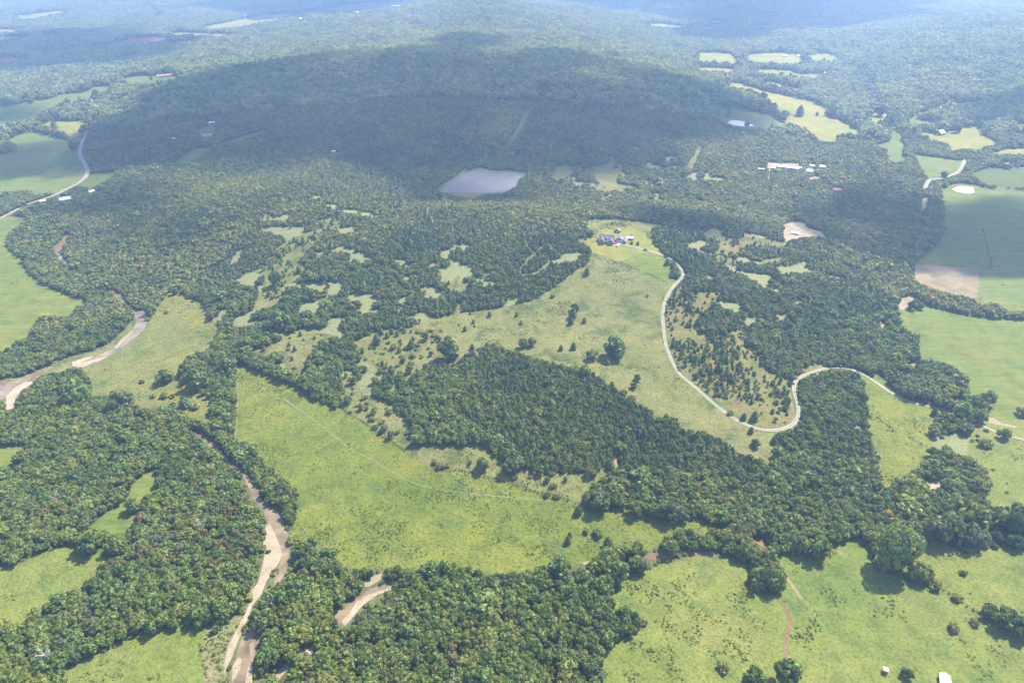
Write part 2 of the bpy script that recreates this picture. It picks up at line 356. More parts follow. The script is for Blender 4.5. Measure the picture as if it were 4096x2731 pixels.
# ------------------------------------------------------------------ draped sheets: fields, water, roads
MW, MH, MS = 2048, 1366, 0.5                                          # coverage raster of the photo frame (half scale), used when planting
OPEN = np.zeros((MH, MW), np.uint8)                                   # 1 = open ground, 2 = road or water
def raster(poly, arr=None, val=1):
    p = np.asarray(poly) * MS
    x0, x1 = int(max(0, p[:, 0].min())), int(min(MW - 1, p[:, 0].max() + 1)); y0, y1 = int(max(0, p[:, 1].min())), int(min(MH - 1, p[:, 1].max() + 1))
    if x1 < x0 or y1 < y0: return None
    X, Y = np.meshgrid(np.arange(x0, x1 + 1) + .5, np.arange(y0, y1 + 1) + .5)
    ins = np.zeros(X.shape, bool); m = len(p)
    for i in range(m):
        (xa, ya), (xb, yb) = p[i], p[(i + 1) % m]
        if ya == yb: continue
        c = ((ya > Y) != (yb > Y)) & (X < (xb - xa) * (Y - ya) / (yb - ya) + xa)
        ins ^= c
    if arr is not None: arr[y0:y1 + 1, x0:x1 + 1][ins] = val
    return (x0, y0, ins)
def lookup(arr, P):
    return arr[np.clip((P[:, 1] * MS).astype(int), 0, MH - 1), np.clip((P[:, 0] * MS).astype(int), 0, MW - 1)]
def inside(poly, x, y):
    ins = np.zeros(x.shape, bool); m = len(poly)
    for i in range(m):
        xa, ya = poly[i][:2]; xb, yb = poly[(i + 1) % m][:2]
        if ya == yb: continue
        ins ^= ((ya > y) != (yb > y)) & (x < (xb - xa) * (y - ya) / (yb - ya) + xa)
    return ins
def grow_out(poly):
    """points on the frame's border go on beyond it, as the place does"""
    out = []
    for x, y in poly:
        if x <= 4: x = -500
        elif x >= 4091: x = 4600
        if y >= 2728: y = 3000
        out.append((x, y))
    return out
def lift(x, y, layer):
    d = np.hypot(x, y)
    return layer * (0.03 + 0.00012 * d)
def sheet(name, poly, mat, layer=1, jitter=1.0, code=1, kind='structure', arr=True):
    P = grow_out(poly)
    if arr: raster(P, OPEN, code)
    w = ground(P)
    bx = []
    for i in range(len(w)):
        a, b = w[i], w[(i + 1) % len(w)]
        d = math.hypot(a[0], a[1]); k = max(1, min(60, int(np.hypot(*(b - a)[:2]) / max(4, .014 * d))))
        for t in np.arange(k) / k: bx.append(a[:2] + (b - a)[:2] * t)
    bx = np.array(bx)
    if jitter:
        bx = bx + jitter * np.stack([vnoise(bx[:, 0] * .06, bx[:, 1] * .06, 1), vnoise(bx[:, 0] * .06, bx[:, 1] * .06, 2)], 1) * np.clip(np.hypot(bx[:, 0], bx[:, 1])[:, None] / 350, 1, 6)
    d = np.hypot(bx[:, 0], bx[:, 1]).min(); s = float(np.clip(.016 * d, 5, 80))
    x0, y0 = bx.min(0); x1, y1 = bx.max(0)
    area = (x1 - x0) * (y1 - y0); s = max(s, math.sqrt(area / 14000))
    X, Y = np.meshgrid(np.arange(x0 + s / 2, x1, s), np.arange(y0 + s / 2, y1, s)); X = X.ravel(); Y = Y.ravel()
    k = inside(bx, X, Y)
    vin = [Vector((float(a), float(b))) for a, b in np.concatenate([bx, np.stack([X[k], Y[k]], 1)])]
    nb = len(bx)
    vo, eo, fo, *_ = delaunay_2d_cdt(vin, [], [list(range(nb))], 1, 1e-4)
    vv = np.array([(v.x, v.y) for v in vo]); z = hz(vv[:, 0], vv[:, 1]) + lift(vv[:, 0], vv[:, 1], layer)
    fs = []
    for f in fo:
        f = list(f); a, b, c = vv[f[0]], vv[f[1]], vv[f[2]]
        if (b[0] - a[0]) * (c[1] - a[1]) - (b[1] - a[1]) * (c[0] - a[0]) < 0: f.reverse()
        fs.append(f)
    o = mesh_obj(name, np.column_stack([vv, z]), fs, mat, smooth=True); o['kind'] = kind
    return o
def smooth_line(P, step=6.0):
    """photo polyline -> evenly stepped Catmull-Rom line on the ground"""
    w = ground(P)[:, :2]; out = []; sm = max(2, int(9 / step))
    for i in range(len(w) - 1):
        p0, p1, p2, p3 = w[max(i - 1, 0)], w[i], w[i + 1], w[min(i + 2, len(w) - 1)]
        k = max(2, int(np.linalg.norm(p2 - p1) / step))
        for t in np.arange(k) / k:
            out.append(.5 * (2 * p1 + (p2 - p0) * t + (2 * p0 - 5 * p1 + 4 * p2 - p3) * t * t + (3 * p1 - p0 - 3 * p2 + p3) * t ** 3))
    out.append(w[-1]); o = np.array(out)
    if len(o) > 4 * sm:
        k = 2 * sm + 1; pad = np.concatenate([np.repeat(o[:1], sm, 0), o, np.repeat(o[-1:], sm, 0)]); q = np.stack([np.convolve(pad[:, i], np.ones(k) / k, 'valid') for i in (0, 1)], 1); q[0], q[-1] = o[0], o[-1]; o = q
    return o
def ribbon(name, P, width, mat, layer=3, code=2, step=5.0, cols=6):
    c = smooth_line(P, step); t = np.gradient(c, axis=0); t /= np.linalg.norm(t, axis=1)[:, None]; nrm = np.stack([-t[:, 1], t[:, 0]], 1)
    us = np.linspace(-1, 1, cols + 1); m = len(c)
    wv = width * (1 + .12 * vnoise(np.arange(m) * .21, np.arange(m) * 0 + 3.3, 5))
    xy = c[:, None, :] + nrm[:, None, :] * us[None, :, None] * wv[:, None, None] / 2
    x, y = xy[..., 0].ravel(), xy[..., 1].ravel()
    z = hz(x, y) + lift(x, y, layer)
    q = cols + 1; i, j = np.meshgrid(np.arange(m - 1), np.arange(cols), indexing='ij')
    F = np.stack([i * q + j, (i + 1) * q + j, (i + 1) * q + j + 1, i * q + j + 1], -1).reshape(-1, 4)[:, ::-1]
    me = fast_mesh(name, np.stack([x, y, z], 1), F, [mat], smooth=True)
    a = me.attributes.new('across', 'FLOAT', 'POINT'); a.data.foreach_set('value', np.tile(us, m).astype(np.float32))
    o = link(name, me); o['kind'] = 'structure'
    if code:
        wm = max(width, 4.0) / 2
        e = np.concatenate([c + nrm * wm, (c - nrm * wm)[::-1]]); e = np.column_stack([e, hz(e[:, 0], e[:, 1])])
        pp, dd = project(e)
        raster(pp, OPEN, code)
    return o, c

FIELDS = [  # name, material, outline
 ('meadow', 'meadow', "4:1620,960 1612,1060 1622,1200 1618,1350 1612,1450 1660,1480 1770,1500 1775,1567 7:1760,0 1890,120 2040,250 2040,400 2000,560 2110,570 2220,620 2350,740 8:0,765 110,780 200,800 300,770 540,800 650,740 830,770 1000,830 1200,810 1350,790 1480,720 1620,770 1720,720 1820,640 1950,640 2100,660 2200,600 2350,520 9:60,480 0,470 8:2340,470 2150,430 2080,400 1950,365 1830,370 1700,385 1640,330 1560,315 1400,275 1200,210 1000,150 780,100 700,105 600,70 480,20 5:440,1540 300,1450 160,1350 0,1245 4:2350,1265 2200,1200 2050,1090 1900,1040 1750,985 1690,950"),
 ('meadow', 'old_field', "8:500,22 600,70 700,100 780,95 1000,140 1200,200 1400,265 1560,310 1640,320 1700,250 1740,190 1850,110 1835,60 1750,110 1400,130 1230,90 1100,30 5:1050,1567 960,1500 500,1500 480,1400 440,1300 300,1200 150,1150 80,1010 0,1050 0,1240 160,1345 300,1445 450,1540"),
 ('meadow', 'old_field', "5:1610,90 1700,130 1730,170 1690,250 1600,300 1540,360 1480,400 1400,450 1330,500 1250,520 1150,540 1030,560 900,575 800,590 690,610 560,650 460,690 330,700 210,720 130,770 80,790 90,830 150,900 230,960 330,1000 470,1070 490,1010 560,990 650,940 740,950 830,900 880,860 960,830 1010,795 1200,850 1280,890 1450,925 1480,945 1600,960 1700,985 1790,1045 1840,1090 1930,1140 2000,1190 2140,1260 2150,1330 2230,1290 2300,1310 6:0,1400 60,1395 130,1400 200,1430 330,1500 400,1567 9:440,0 560,40 600,90 640,0 6:640,1520 660,1470 620,1440 700,1400 760,1390 800,1340 700,1400 580,1400 480,1370 350,1300 200,1190 90,1110 0,1030 5:2300,960 2240,840 2210,700 2220,560 2270,440 2330,360 2270,350 2260,280 2230,190 2140,140 2150,40 2130,0 2:2250,1555 2100,1532 1900,1512 1700,1510 1685,1540 5:1690,0 1700,60 1640,75"),
 ('meadow', 'yellow_meadow', "4:1150,450 1250,440 1300,490 1390,510 1440,600 1480,650 1530,700 1470,760 1460,830 1280,890 1230,1000 1240,1060 1320,1110 1440,1180 1470,1250 1450,1350 1370,1340 1250,1270 1150,1240 950,1250 920,1190 800,1150 620,1170 610,1050 580,1000 530,960 640,940 740,890 900,780 1000,690 1030,640 1080,550 1130,490"),
 ('meadow', 'old_field', "4:1720,850 1810,830 1970,760 2080,700 2330,750 2200,790 2120,900 2110,960 2080,1060 2000,1000 1960,930 1940,860 1860,860 1850,900 1750,880"),
 ('meadow', 'old_field', "4:2352,-20 2200,60 2100,180 2060,230 2100,260 2110,330 1990,380 1960,480 1850,560 1740,570 1780,470 1800,420 1830,330 1750,310 1850,250 1870,190 1950,100 2050,60 2160,20 2180,-40 2352,-90"),
 ('meadow', 'old_field', "4:2180,535 2190,500 2275,455 2262,495"), ('meadow', 'old_field', "5:730,400 790,330 820,330 800,380 870,390 900,420 800,440 740,430"),
 ('meadow', 'glade', "5:1240,260 1290,200 1400,110 1390,140 1310,210 1230,290"), ('meadow', 'old_field', "5:780,480 840,540 820,590 770,600 800,560"),
 ('meadow', 'meadow', "9:0,462 70,448 180,478 290,488 300,530 200,522 100,545 0,505 8:2330,520 2330,470"),
 ('river_bank', 'old_field', "4:0,1115 150,1030 300,965 480,885 640,845 760,790 860,700 900,640 935,640 930,700 860,790 740,880 640,940 500,965 420,1000 300,1010 200,1030 80,1100 0,1150"),
 ('hay_field', 'far_field', "F:3050,329 3100,331 3205,357 3190,365 3110,350 3050,337"), ('hay_field', 'far_field', "1:320,240 380,235 385,258 330,264"), ('hay_field', 'far_field', "F:2606,14 2720,14 2722,40 2680,46 2610,36"),
 ('hay_field', 'hay', "4:0,30 50,30 60,80 40,130 160,220 190,300 300,390 450,450 600,500 580,530 510,560 490,620 380,610 270,620 230,690 190,760 100,800 30,860 0,890"),
 ('hay_field', 'hay', "1:0,1520 100,1490 190,1500 150,1545 90,1580 40,1620 0,1625"),
 ('hay_field', 'hay', "1:40,970 200,905 330,930 480,970 490,1030 535,1040 560,1130 580,1180 590,1220 510,1280 400,1330 340,1320 250,1345 190,1310 90,1320 0,1330 0,1090 60,1060 120,1020 100,990"),
 ('hay_field', 'far_field', "1:265,880 350,830 590,840 540,940 490,950 400,900"),
 ('hay_field', 'hay', "1:0,740 110,725 200,700 360,680 420,660 600,630 650,600 780,590 760,640 690,640 600,700 480,705 310,770 260,810 240,830 100,870 0,930"),
 ('hay_field', 'hay', "1:840,550 900,530 980,520 1130,525 1190,515 1250,530 1200,555 1130,565 1000,590 880,590"),
 ('hay_field', 'hay', "1:1340,910 1410,870 1490,860 1480,900 1510,910 1450,935 1380,930"),
 ('hay_field', 'hay', "1:1520,985 1640,945 1800,905 1870,900 1780,930 1640,970 1540,990"),
 ('hay_field', 'hay', "1:1180,1130 1260,1070 1350,1020 1470,1010 1400,1070 1330,1110 1240,1130"),
 ('hay_field', 'dull_field', "1:610,1200 800,1180 790,1220 700,1260 640,1300 560,1290"),
 ('hay_field', 'far_field', "1:1390,190 1600,150 1780,110 1960,95 2110,95 1980,130 1900,150 1780,170 1700,190 1550,205 1430,205"),
 ('hay_field', 'far_field', "1:1150,235 1250,225 1450,232 1680,245 1500,262 1350,258 1220,250"), ('hay_field', 'far_field', "1:1100,310 1200,295 1330,278 1450,275 1350,290 1200,310"),
 ('ploughed_field', 'red_soil', "1:640,325 760,305 900,270 1060,255 1200,265 1100,300 1000,310 960,300 850,320 750,340 650,355"),
 ('hay_field', 'far_field', "1:115,110 250,95 440,75 440,95 300,125 200,140 120,135"), ('ploughed_field', 'red_soil', "1:0,400 60,395 180,405 130,430 60,450 0,450"),
 ('hay_field', 'far_field', "1:0,270 120,255 180,262 80,285 0,290"), ('hay_field', 'far_field', "1:0,215 130,205 150,215 60,230 0,235"), ('ploughed_field', 'red_soil', "1:240,360 340,345 330,355 260,370"),
 ('hay_field', 'dull_field', "1:2080,90 2200,60 2352,35 2:200,20 480,10 500,30 380,50 300,70 100,90 1:2150,102"),
 ('meadow', 'glade', "2:1440,1220 1480,1150 1560,1120 1600,1160 1600,1190 1520,1230 1490,1250"), ('meadow', 'glade', "2:1730,1150 1880,1105 1950,1150 1900,1230 1910,1270 2040,1285 1900,1310 1750,1310 1730,1270 1740,1200"),
 ('meadow', 'glade', "3:30,1140 80,1060 110,1005 145,1000 120,1060 90,1130 80,1160 40,1165"), ('hay_field', 'far_field', "2:2060,165 2200,165 2352,185 2352,200 2200,195 2090,185"),
 ('meadow', 'dull_field', "2:1080,1000 1150,985 1165,1050 1140,1015"),
 ('dam', 'glade', "2:700,1325 1020,1330 980,1345 900,1372 800,1355"), ('meadow', 'pasture', "2:640,1310 720,1252 810,1202 860,1155 875,1160 820,1222 740,1262 668,1312"),
 ('hay_field', 'far_field', "3:105,365 250,365 340,375 370,410 385,455 300,440 105,440"), ('hay_field', 'far_field', "3:440,380 540,370 680,365 800,380 850,440 700,450 560,448 470,450 450,420"),
 ('hay_field', 'far_field', "3:845,385 950,370 1050,380 1090,425 1000,430 890,430"), ('hay_field', 'far_field', "3:105,468 240,470 355,480 330,520 250,500 105,500"),
 ('hay_field', 'far_field', "3:450,485 620,482 750,490 800,515 1000,510 900,545 800,535 620,530 560,510"),
 ('hay_field', 'far_field', "3:315,570 400,580 530,620 700,660 880,700 990,750 1010,800 900,800 780,790 660,780 620,720 540,660 430,620 330,620"),
 ('hay_field', 'hay', "3:250,760 340,745 480,770 620,800 700,850 740,890 660,880 480,890 250,860 240,810"),
 ('hay_field', 'far_field', "3:690,800 800,795 1000,800 1130,850 1240,930 1180,940 1080,935 1050,980 950,975 900,930 800,890 720,850"),
 ('meadow', 'far_field', "3:1290,800 1330,770 1390,800 1380,850 1300,850"),
 ('hay_field', 'hay', "3:1420,870 1460,890 1510,940 1530,1000 1520,1060 1540,1110 1450,1125 1410,1090 1400,1030 1320,1000 1420,980 1440,930"),
 ('hay_field', 'hay', "3:1530,850 1600,790 1700,770 1690,785 1600,830 1720,830 1730,870 1690,890 1620,855"), ('hay_field', 'far_field', "3:1710,745 1860,705 2020,705 2020,735 1860,735 1730,755"),
 ('hay_field', 'far_field', "3:1620,920 1700,910 1750,925 1810,920 1920,880 2030,870 2060,930 2160,980 2150,1000 2080,1010 2050,1035 1950,1025 1850,1040 1830,990 1700,960"),
 ('hay_field', 'hay', "3:1590,1065 1750,1085 1920,1110 1970,1130 1900,1180 1830,1200 1790,1220 1690,1235 1660,1190 1620,1120"),
 ('hay_field', 'dull_field', "3:1990,1200 2100,1150 2250,1165 2352,1180 2352,1300 2200,1290 2050,1250"), ('hay_field', 'far_field', "3:2110,1055 2250,1025 2352,1015 2352,1070 2200,1065"),
 ('hay_field', 'dull_field', "3:2250,850 2352,850 2352,910 2290,900"), ('meadow', 'hay', "3:1180,1450 1260,1430 1260,1480"), ('hay_field', 'far_field', "3:2180,1115 2270,1120 2260,1140"),
 ('hay_field', 'far_field', "3:190,150 290,140 300,165 180,165"), ('hay_field', 'far_field', "3:0,178 100,180 0,195"),
 ('hay_field', 'hay', "6:1590,250 1700,160 1780,60 1790,0 3:1800,1430 1770,1290 1900,1262 2010,1272 2100,1300 2352,1355 6:2352,580 2250,580 2150,520 2050,540 2000,490 1850,460 1700,420 1600,370"),
 ('hay_field', 'hay', "6:1480,570 1490,500 1560,470 1650,520 1750,560 1900,590 2100,630 2230,630 2352,660 2352,1330 2090,1330 2080,1260 2130,1190 2060,1150 2000,1180 1940,1110 1970,1050 1880,980 1800,930 1650,920 1620,880 1630,780 1560,720 1500,690"),
 ('pasture', 'pasture', "6:2352,1325 2352,1567 9:2352,400 2180,380 2100,340 2070,290 2090,200 2080,80 2000,40 1960,0 6:1960,1500 2000,1420 1960,1330 2090,1325"),
 ('meadow', 'meadow', "6:1180,975 1290,1040 1330,1000 1400,1050 1500,1170 1600,1180 1720,1230 1830,1260 1740,1290 1720,1400 1700,1567 9:1680,50 1580,130 1540,190 1480,210 1400,240 1380,160 1330,60 1380,0 6:1310,1500 1290,1400 1280,1250 1260,1150 1250,1080"),
 ('pasture', 'pasture', "8:2352,720 2220,740 2100,790 1960,830 1900,930 1840,960 1860,1060 1950,1060 2080,1120 2110,1190 2000,1240 1900,1290 1800,1330 1790,1420 1740,1567 9:2352,1567 2352,640 2240,650 2130,620 2030,650 1950,680 1870,640 1750,580 1640,620 1590,640 1570,740 1700,760 1690,850 1610,830 1530,780 1440,830 1300,780 1300,620 1200,570 1080,610 990,640 960,720 820,700 640,690 680,780 670,900 600,970 470,940 500,830 430,740 350,700 240,720 100,690 0,700"),
 ('pasture', 'pasture', "7:0,840 130,750 250,680 400,640 530,620 560,670 640,670 720,670 740,700 870,700 800,730 690,740 660,830 560,880 560,920 450,940 380,990 240,1070 190,1160 120,1170 0,1160"),
 ('hay_field', 'hay', "7:560,540 700,420 860,310 900,220 1020,105 1100,130 1080,180 1100,230 1000,290 960,380 940,450 950,480 880,520 860,570 770,560 690,530 600,550"),
 ('pasture', 'pasture', "7:300,1567 450,1440 640,1390 740,1340 900,1270 980,1230 1100,1200 1250,1180 1300,1165 1420,1200 1400,1300 1390,1567"),
 ('weed_strip', 'weed_strip', "7:1420,1195 1560,1140 1680,1090 1710,1040 1640,1240 1560,1430 1530,1567 1385,1567 1398,1300"),
 ('hay_field', 'hay', "7:0,0 120,0 100,90 0,85"), ('hay_field', 'hay', "4:0,1500 180,1500 110,1567 0,1567"),
 ('glade', 'glade', "6:0,480 100,440 270,450 200,540 90,640 100,720 270,740 400,700 470,720 400,780 480,840 540,860 520,950 620,1000 700,1040 740,1060 745,1130 770,1250 760,1340 690,1385 560,1380 420,1330 250,1205 100,1100 0,1000 5:2330,940 2265,830 2235,700 2245,560 2290,450 2352,380"),
 ('glade', 'glade', "6:220,200 260,90 480,60 740,110 700,130 560,120 430,150 340,190 380,280 310,250 250,230"), ('glade', 'glade', "6:540,220 700,200 680,230 560,250"), ('glade', 'glade', "6:140,320 250,350 180,360"),
 ('sand_clearing', 'sand', "3:690,1545 770,1520 850,1540 6:860,0 960,30 1010,80 900,60 760,80 720,100 690,60"),
 ('glade', 'glade', "6:820,970 900,930 960,940 980,960 860,1000"),
 ('dirt_yard', 'sand', "3:585,1115 640,1120 800,1125 810,1145 640,1125 630,1165 600,1170 580,1160"), ('dirt_yard', 'sand', "3:585,1165 610,1165 608,1240 590,1240"),
 ('dirt_yard', 'sand', "B:1500,460 1620,420 1660,480 1560,480"), ('dirt_yard', 'sand', "B:1380,660 1560,610 1700,650 1560,700 1390,720"),
 ('dirt_yard', 'sand', "3:1120,1210 1140,1200 1130,1240"), ('dirt_yard', 'sand', "3:1425,1290 1440,1285 1442,1315"), ('dirt_yard', 'sand', "3:1160,1240 1205,1235 1190,1255"),
 ('meadow', 'glade', "1:2240,1070 2330,1045 2:60,1020 0,1060 1:2300,1085"), ('meadow', 'far_field', "2:1830,420 1870,395 1880,385 1860,420"),
]
for nm, mt, s in FIELDS: sheet(nm, pts(s), G[mt])
print('fields', round(time.time() - T0, 1))
OVER = [  # patches lying on the fields: name, material, outline, layer, plantable code
 ('lawn', 'lawn', "H:0,545 120,520 330,440 380,300 560,260 750,300 1150,300 1430,370 1480,450 1700,620 1850,800 1940,900 1480,770 1500,830 1290,870 1000,990 860,1060 700,990 380,880 230,830 100,640", 2, 1),
 ('lawn', 'hay', "H:1000,990 1290,870 1520,830 1950,930 1930,1060 2100,1200 2060,1400 1950,1530 1750,1440 1500,1320 1200,1190 960,1060", 2, 1),
 ('driveway_slab', 'concrete', "H:800,570 905,555 930,620 880,640 740,645 490,622 510,610 720,625", 3, 2),
 ('ploughed_field', 'soil', "X:720,262 1000,278 1300,296 1880,340 1950,380 1958,640 1930,880 1880,930 1500,850 1200,750 900,650 740,560", 2, 1),
 ('lime_heap', 'lime', "3:1850,1305 1900,1285 1960,1285 2005,1295 2010,1330 1960,1340 1890,1325", 3, 2),
 ('sand_clearing', 'sand', "X:425,1000 480,930 560,890 650,880 780,890 900,990 1000,1000 920,1030 640,1130 430,1120", 2, 1),
 ('pond', 'pond', "2:655,1312 730,1264 815,1224 860,1190 905,1165 960,1152 1010,1168 1080,1178 1150,1170 1215,1184 1270,1180 1262,1212 1215,1240 1200,1285 1130,1318 1020,1330 880,1330 760,1330 690,1326", 1, 2),
 ('pond', 'pale_pond', "3:300,845 340,830 400,832 460,850 488,868 430,876 350,865", 2, 2),
 ('river', 'river', "4:1320,1400 1380,1400 1440,1460 1500,1490 1545,1567 7:1590,10 1660,90 1700,140 1770,200 1790,300 1880,350 1950,440 1980,540 1998,620 1985,720 1970,800 1920,900 1880,935 1895,820 1930,740 1930,640 1890,540 1840,480 1800,360 1720,290 1700,200 1640,110 1560,60 1520,0 4:1490,1560 1420,1490 1350,1440", 2, 2),
 ('river', 'river', "7:1660,1260 1760,1180 1790,1260 1750,1380 1730,1460 1700,1567 1530,1567 1580,1490 1620,1400", 2, 2),
 ('gravel_bar', 'gravel_bar', "7:1830,490 1860,478 1890,530 1930,620 1942,680 1922,740 1880,800 1835,870 1800,960 1740,1030 1700,1130 1640,1270 1590,1400 1560,1460 1540,1530 1540,1440 1565,1330 1615,1220 1675,1110 1715,1010 1725,940 1780,880 1800,780 1820,660 1818,560", 3, 2),
 ('gravel_bar', 'gravel_bar', "7:1600,1450 1640,1390 1665,1400 1650,1480 1600,1560 1570,1567", 3, 2),
 ('gravel_bar', 'sand', "7:1715,1300 1745,1280 1750,1340 1725,1390", 3, 2),
 ('gravel_bar', 'gravel_bar', "7:1700,1470 1735,1420 1740,1500 1690,1567 1630,1567", 3, 2),
 ('river', 'river', "8:0,1060 60,1010 150,940 250,900 360,878 345,920 250,950 170,1000 110,1050 60,1130 20,1175 0,1190 7:2310,1130 2300,1085", 2, 2),
 ('gravel_bar', 'gravel_bar', "8:100,1010 170,965 250,940 340,915 345,935 250,960 180,1010 120,1060 60,1140 20,1180 0,1150 50,1090", 3, 2),
 ('gravel_bar', 'sand', "8:155,870 280,805 262,862 190,908 158,908", 3, 2),
 ('gravel_bar', 'gravel_bar', "7:1870,1567 1900,1500 1960,1440 2010,1400 2032,1415 1980,1475 1925,1530 1890,1567", 3, 2), ('gravel_bar', 'gravel_bar', "7:2100,1325 2180,1300 2150,1372 2120,1370", 3, 2),
 ('gravel_bar', 'red_bank', "8:2070,705 2130,670 2250,675 2320,675 2245,710 2110,725", 2, 2), ('gravel_bar', 'red_bank', "9:20,662 140,655 252,648 242,682 120,692 20,694", 2, 2),
 ('gravel_bar', 'red_bank', "9:470,560 560,590 600,640 560,640 480,590", 2, 2), ('gravel_bar', 'red_bank', "8:1930,760 1960,730 1960,800 1930,840", 2, 2), ('gravel_bar', 'sand', "8:1660,740 1720,725 1710,760 1670,755", 2, 2),
 ('gravel_bar', 'red_bank', "4:375,140 470,35 478,55 445,110 400,175 390,190 378,180", 2, 2), ('river', 'river', "4:390,180 430,190 465,250 430,240 400,210", 2, 2),
 ('river', 'river', "4:730,420 800,450 860,510 930,560 990,570 1022,640 990,700 930,760 860,810 780,870 720,900 640,950 560,965 500,955 640,900 780,830 850,770 910,710 940,640 920,580 870,530 800,480", 2, 2),
 ('gravel_bar', 'red_bank', "4:740,425 800,440 850,470 830,480 790,460", 3, 2),
 ('river', 'river', "4:0,1130 100,1060 200,1000 290,980 285,1020 230,1060 180,1100 110,1180 90,1255 40,1260 30,1190 0,1175", 2, 2),
 ('gravel_bar', 'gravel_bar', "4:40,1165 110,1100 190,1058 235,1065 150,1130 100,1180 100,1255 45,1260", 3, 2),
 ('gravel_bar', 'gravel_bar', "4:500,930 560,905 640,885 650,892 560,930 720,890 740,895 660,925 570,962 500,960", 3, 2), ('gravel_bar', 'gravel_bar', "4:785,825 850,760 908,708 915,722 860,778 800,835", 3, 2),
 ('gravel_bar', 'sand', "6:1360,640 1390,660 1392,690 1370,700", 2, 2), ('gravel_bar', 'sand', "6:1560,930 1600,915 1615,945 1580,960", 2, 2), ('gravel_bar', 'sand', "6:2080,1310 2130,1308 2200,1350 2300,1370 2290,1380 2180,1360 2100,1345", 2, 2),
 ('gravel_bar', 'gravel_bar', "9:1700,200 1740,170 1775,185 1770,215 1700,240", 2, 2), ('gravel_bar', 'sand', "9:1800,30 1822,40 1812,78 1800,75", 2, 2), ('gravel_bar', 'sand', "6:1870,1165 1910,1165 1900,1210 1870,1215", 2, 2),
 ('gravel_bar', 'sand', "3:1655,1365 1680,1355 1690,1380 1665,1440 1650,1500 1632,1500 1645,1430", 1, 2), ('gravel_bar', 'sand', "6:1560,140 1585,138 1580,165", 1, 2),
 ('bare_patch', 'sand', "9:825,1003 855,1010 875,1030 850,1035", 2, 1), ('bare_patch', 'soil', "9:985,1345 1010,1330 1030,1345 1010,1365", 2, 1), ('bare_patch', 'sand', "8:1872,0 1905,0 1900,40 1912,75 1885,88 1880,40", 2, 2),
 ('bare_patch', 'soil', "6:740,1140 750,1150 780,1290 760,1345 735,1350 765,1290 745,1200", 2, 2),
]
for nm, mt, s, ly, cd in OVER: sheet(nm, pts(s), G[mt], ly, .6, cd)
def rb(nm, s, w, mt, ly=3, code=2, step=5.0): return ribbon(nm, pts(s), w, G[mt], ly, code, step)
DRIVE = "H:880,630 960,640 1200,705 1470,768 1700,835 1930,905 2080,970 2200,1060 2300,1170 2349,1290 6:15,330 5:2300,390 2240,480 2212,580 2218,700 2235,820 2280,930 2345,1040 6:60,1070 150,1160 260,1250 370,1330 470,1380 580,1403 690,1398 770,1360 803,1290 790,1200 762,1120 765,1070 800,1035 870,1005 960,975 1040,962 1120,965 1210,985 1300,1045 1400,1115 1500,1180 1600,1215 1720,1235 1830,1258 1950,1310 2050,1365 2180,1420 2352,1466 2600,1500"
rb('driveway', DRIVE, 3.2, 'gravel_road', 4)
rb('gravel_road', "1:705,785 660,830 620,880 590,930 565,985 548,1040 560,1090 585,1130 603,1180 590,1220 540,1265 470,1300 400,1335", 7.5, 'dirt_road')
rb('gravel_road', "1:400,1335 330,1365 260,1385 180,1410 100,1455 0,1505", 7, 'dirt_road')
rb('gravel_road', "1:1240,990 1270,965 1310,952", 6, 'dirt_road')
rb('gravel_road', "3:1945,1098 1930,1140 1900,1185 1840,1212 1770,1232 1700,1240 1670,1300", 6, 'gravel_road'); rb('gravel_road', "3:2270,1150 2352,1162 2500,1170", 6, 'gravel_road')
rb('gravel_road', "3:1210,450 1250,500 1290,545 1305,620 1325,670 1345,720 1385,780 1420,840 1470,880 1525,930", 6.5, 'dirt_road')
rb('forest_track', "2:1165,1045 1155,1000 1195,930 1230,880 1265,800 1310,745 1365,690 1385,640 1410,570", 6, 'forest_floor', 1)
rb('forest_track', "1:1010,20 1060,65 1110,110", 12, 'forest_floor', 1)
rb('dirt_track', "4:1660,1040 1800,1100 2000,1210 2180,1340 2352,1475 8:90,-20 200,20 310,100 430,165 600,225 800,260 1100,285 1400,310 1600,335", 1.3, 'track', 2, 0)
rb('dirt_track', "4:1628,1000 1640,1150 1632,1300 1625,1450", 1.3, 'track', 2, 0)
rb('dirt_track', "9:620,690 650,745 690,805 735,865 820,990", 2.2, 'sand', 2, 0)
rb('dirt_track', "9:820,990 900,1080 980,1180 1040,1290 1100,1400 1140,1500", 1.1, 'track', 2, 0)
rb('gully', "9:640,975 680,1010 715,1050 740,1100 750,1150 735,1190 715,1240 705,1330 712,1430", 2.4, 'red_bank', 2, 0, 2.5)
print('sheets', round(time.time() - T0, 1))

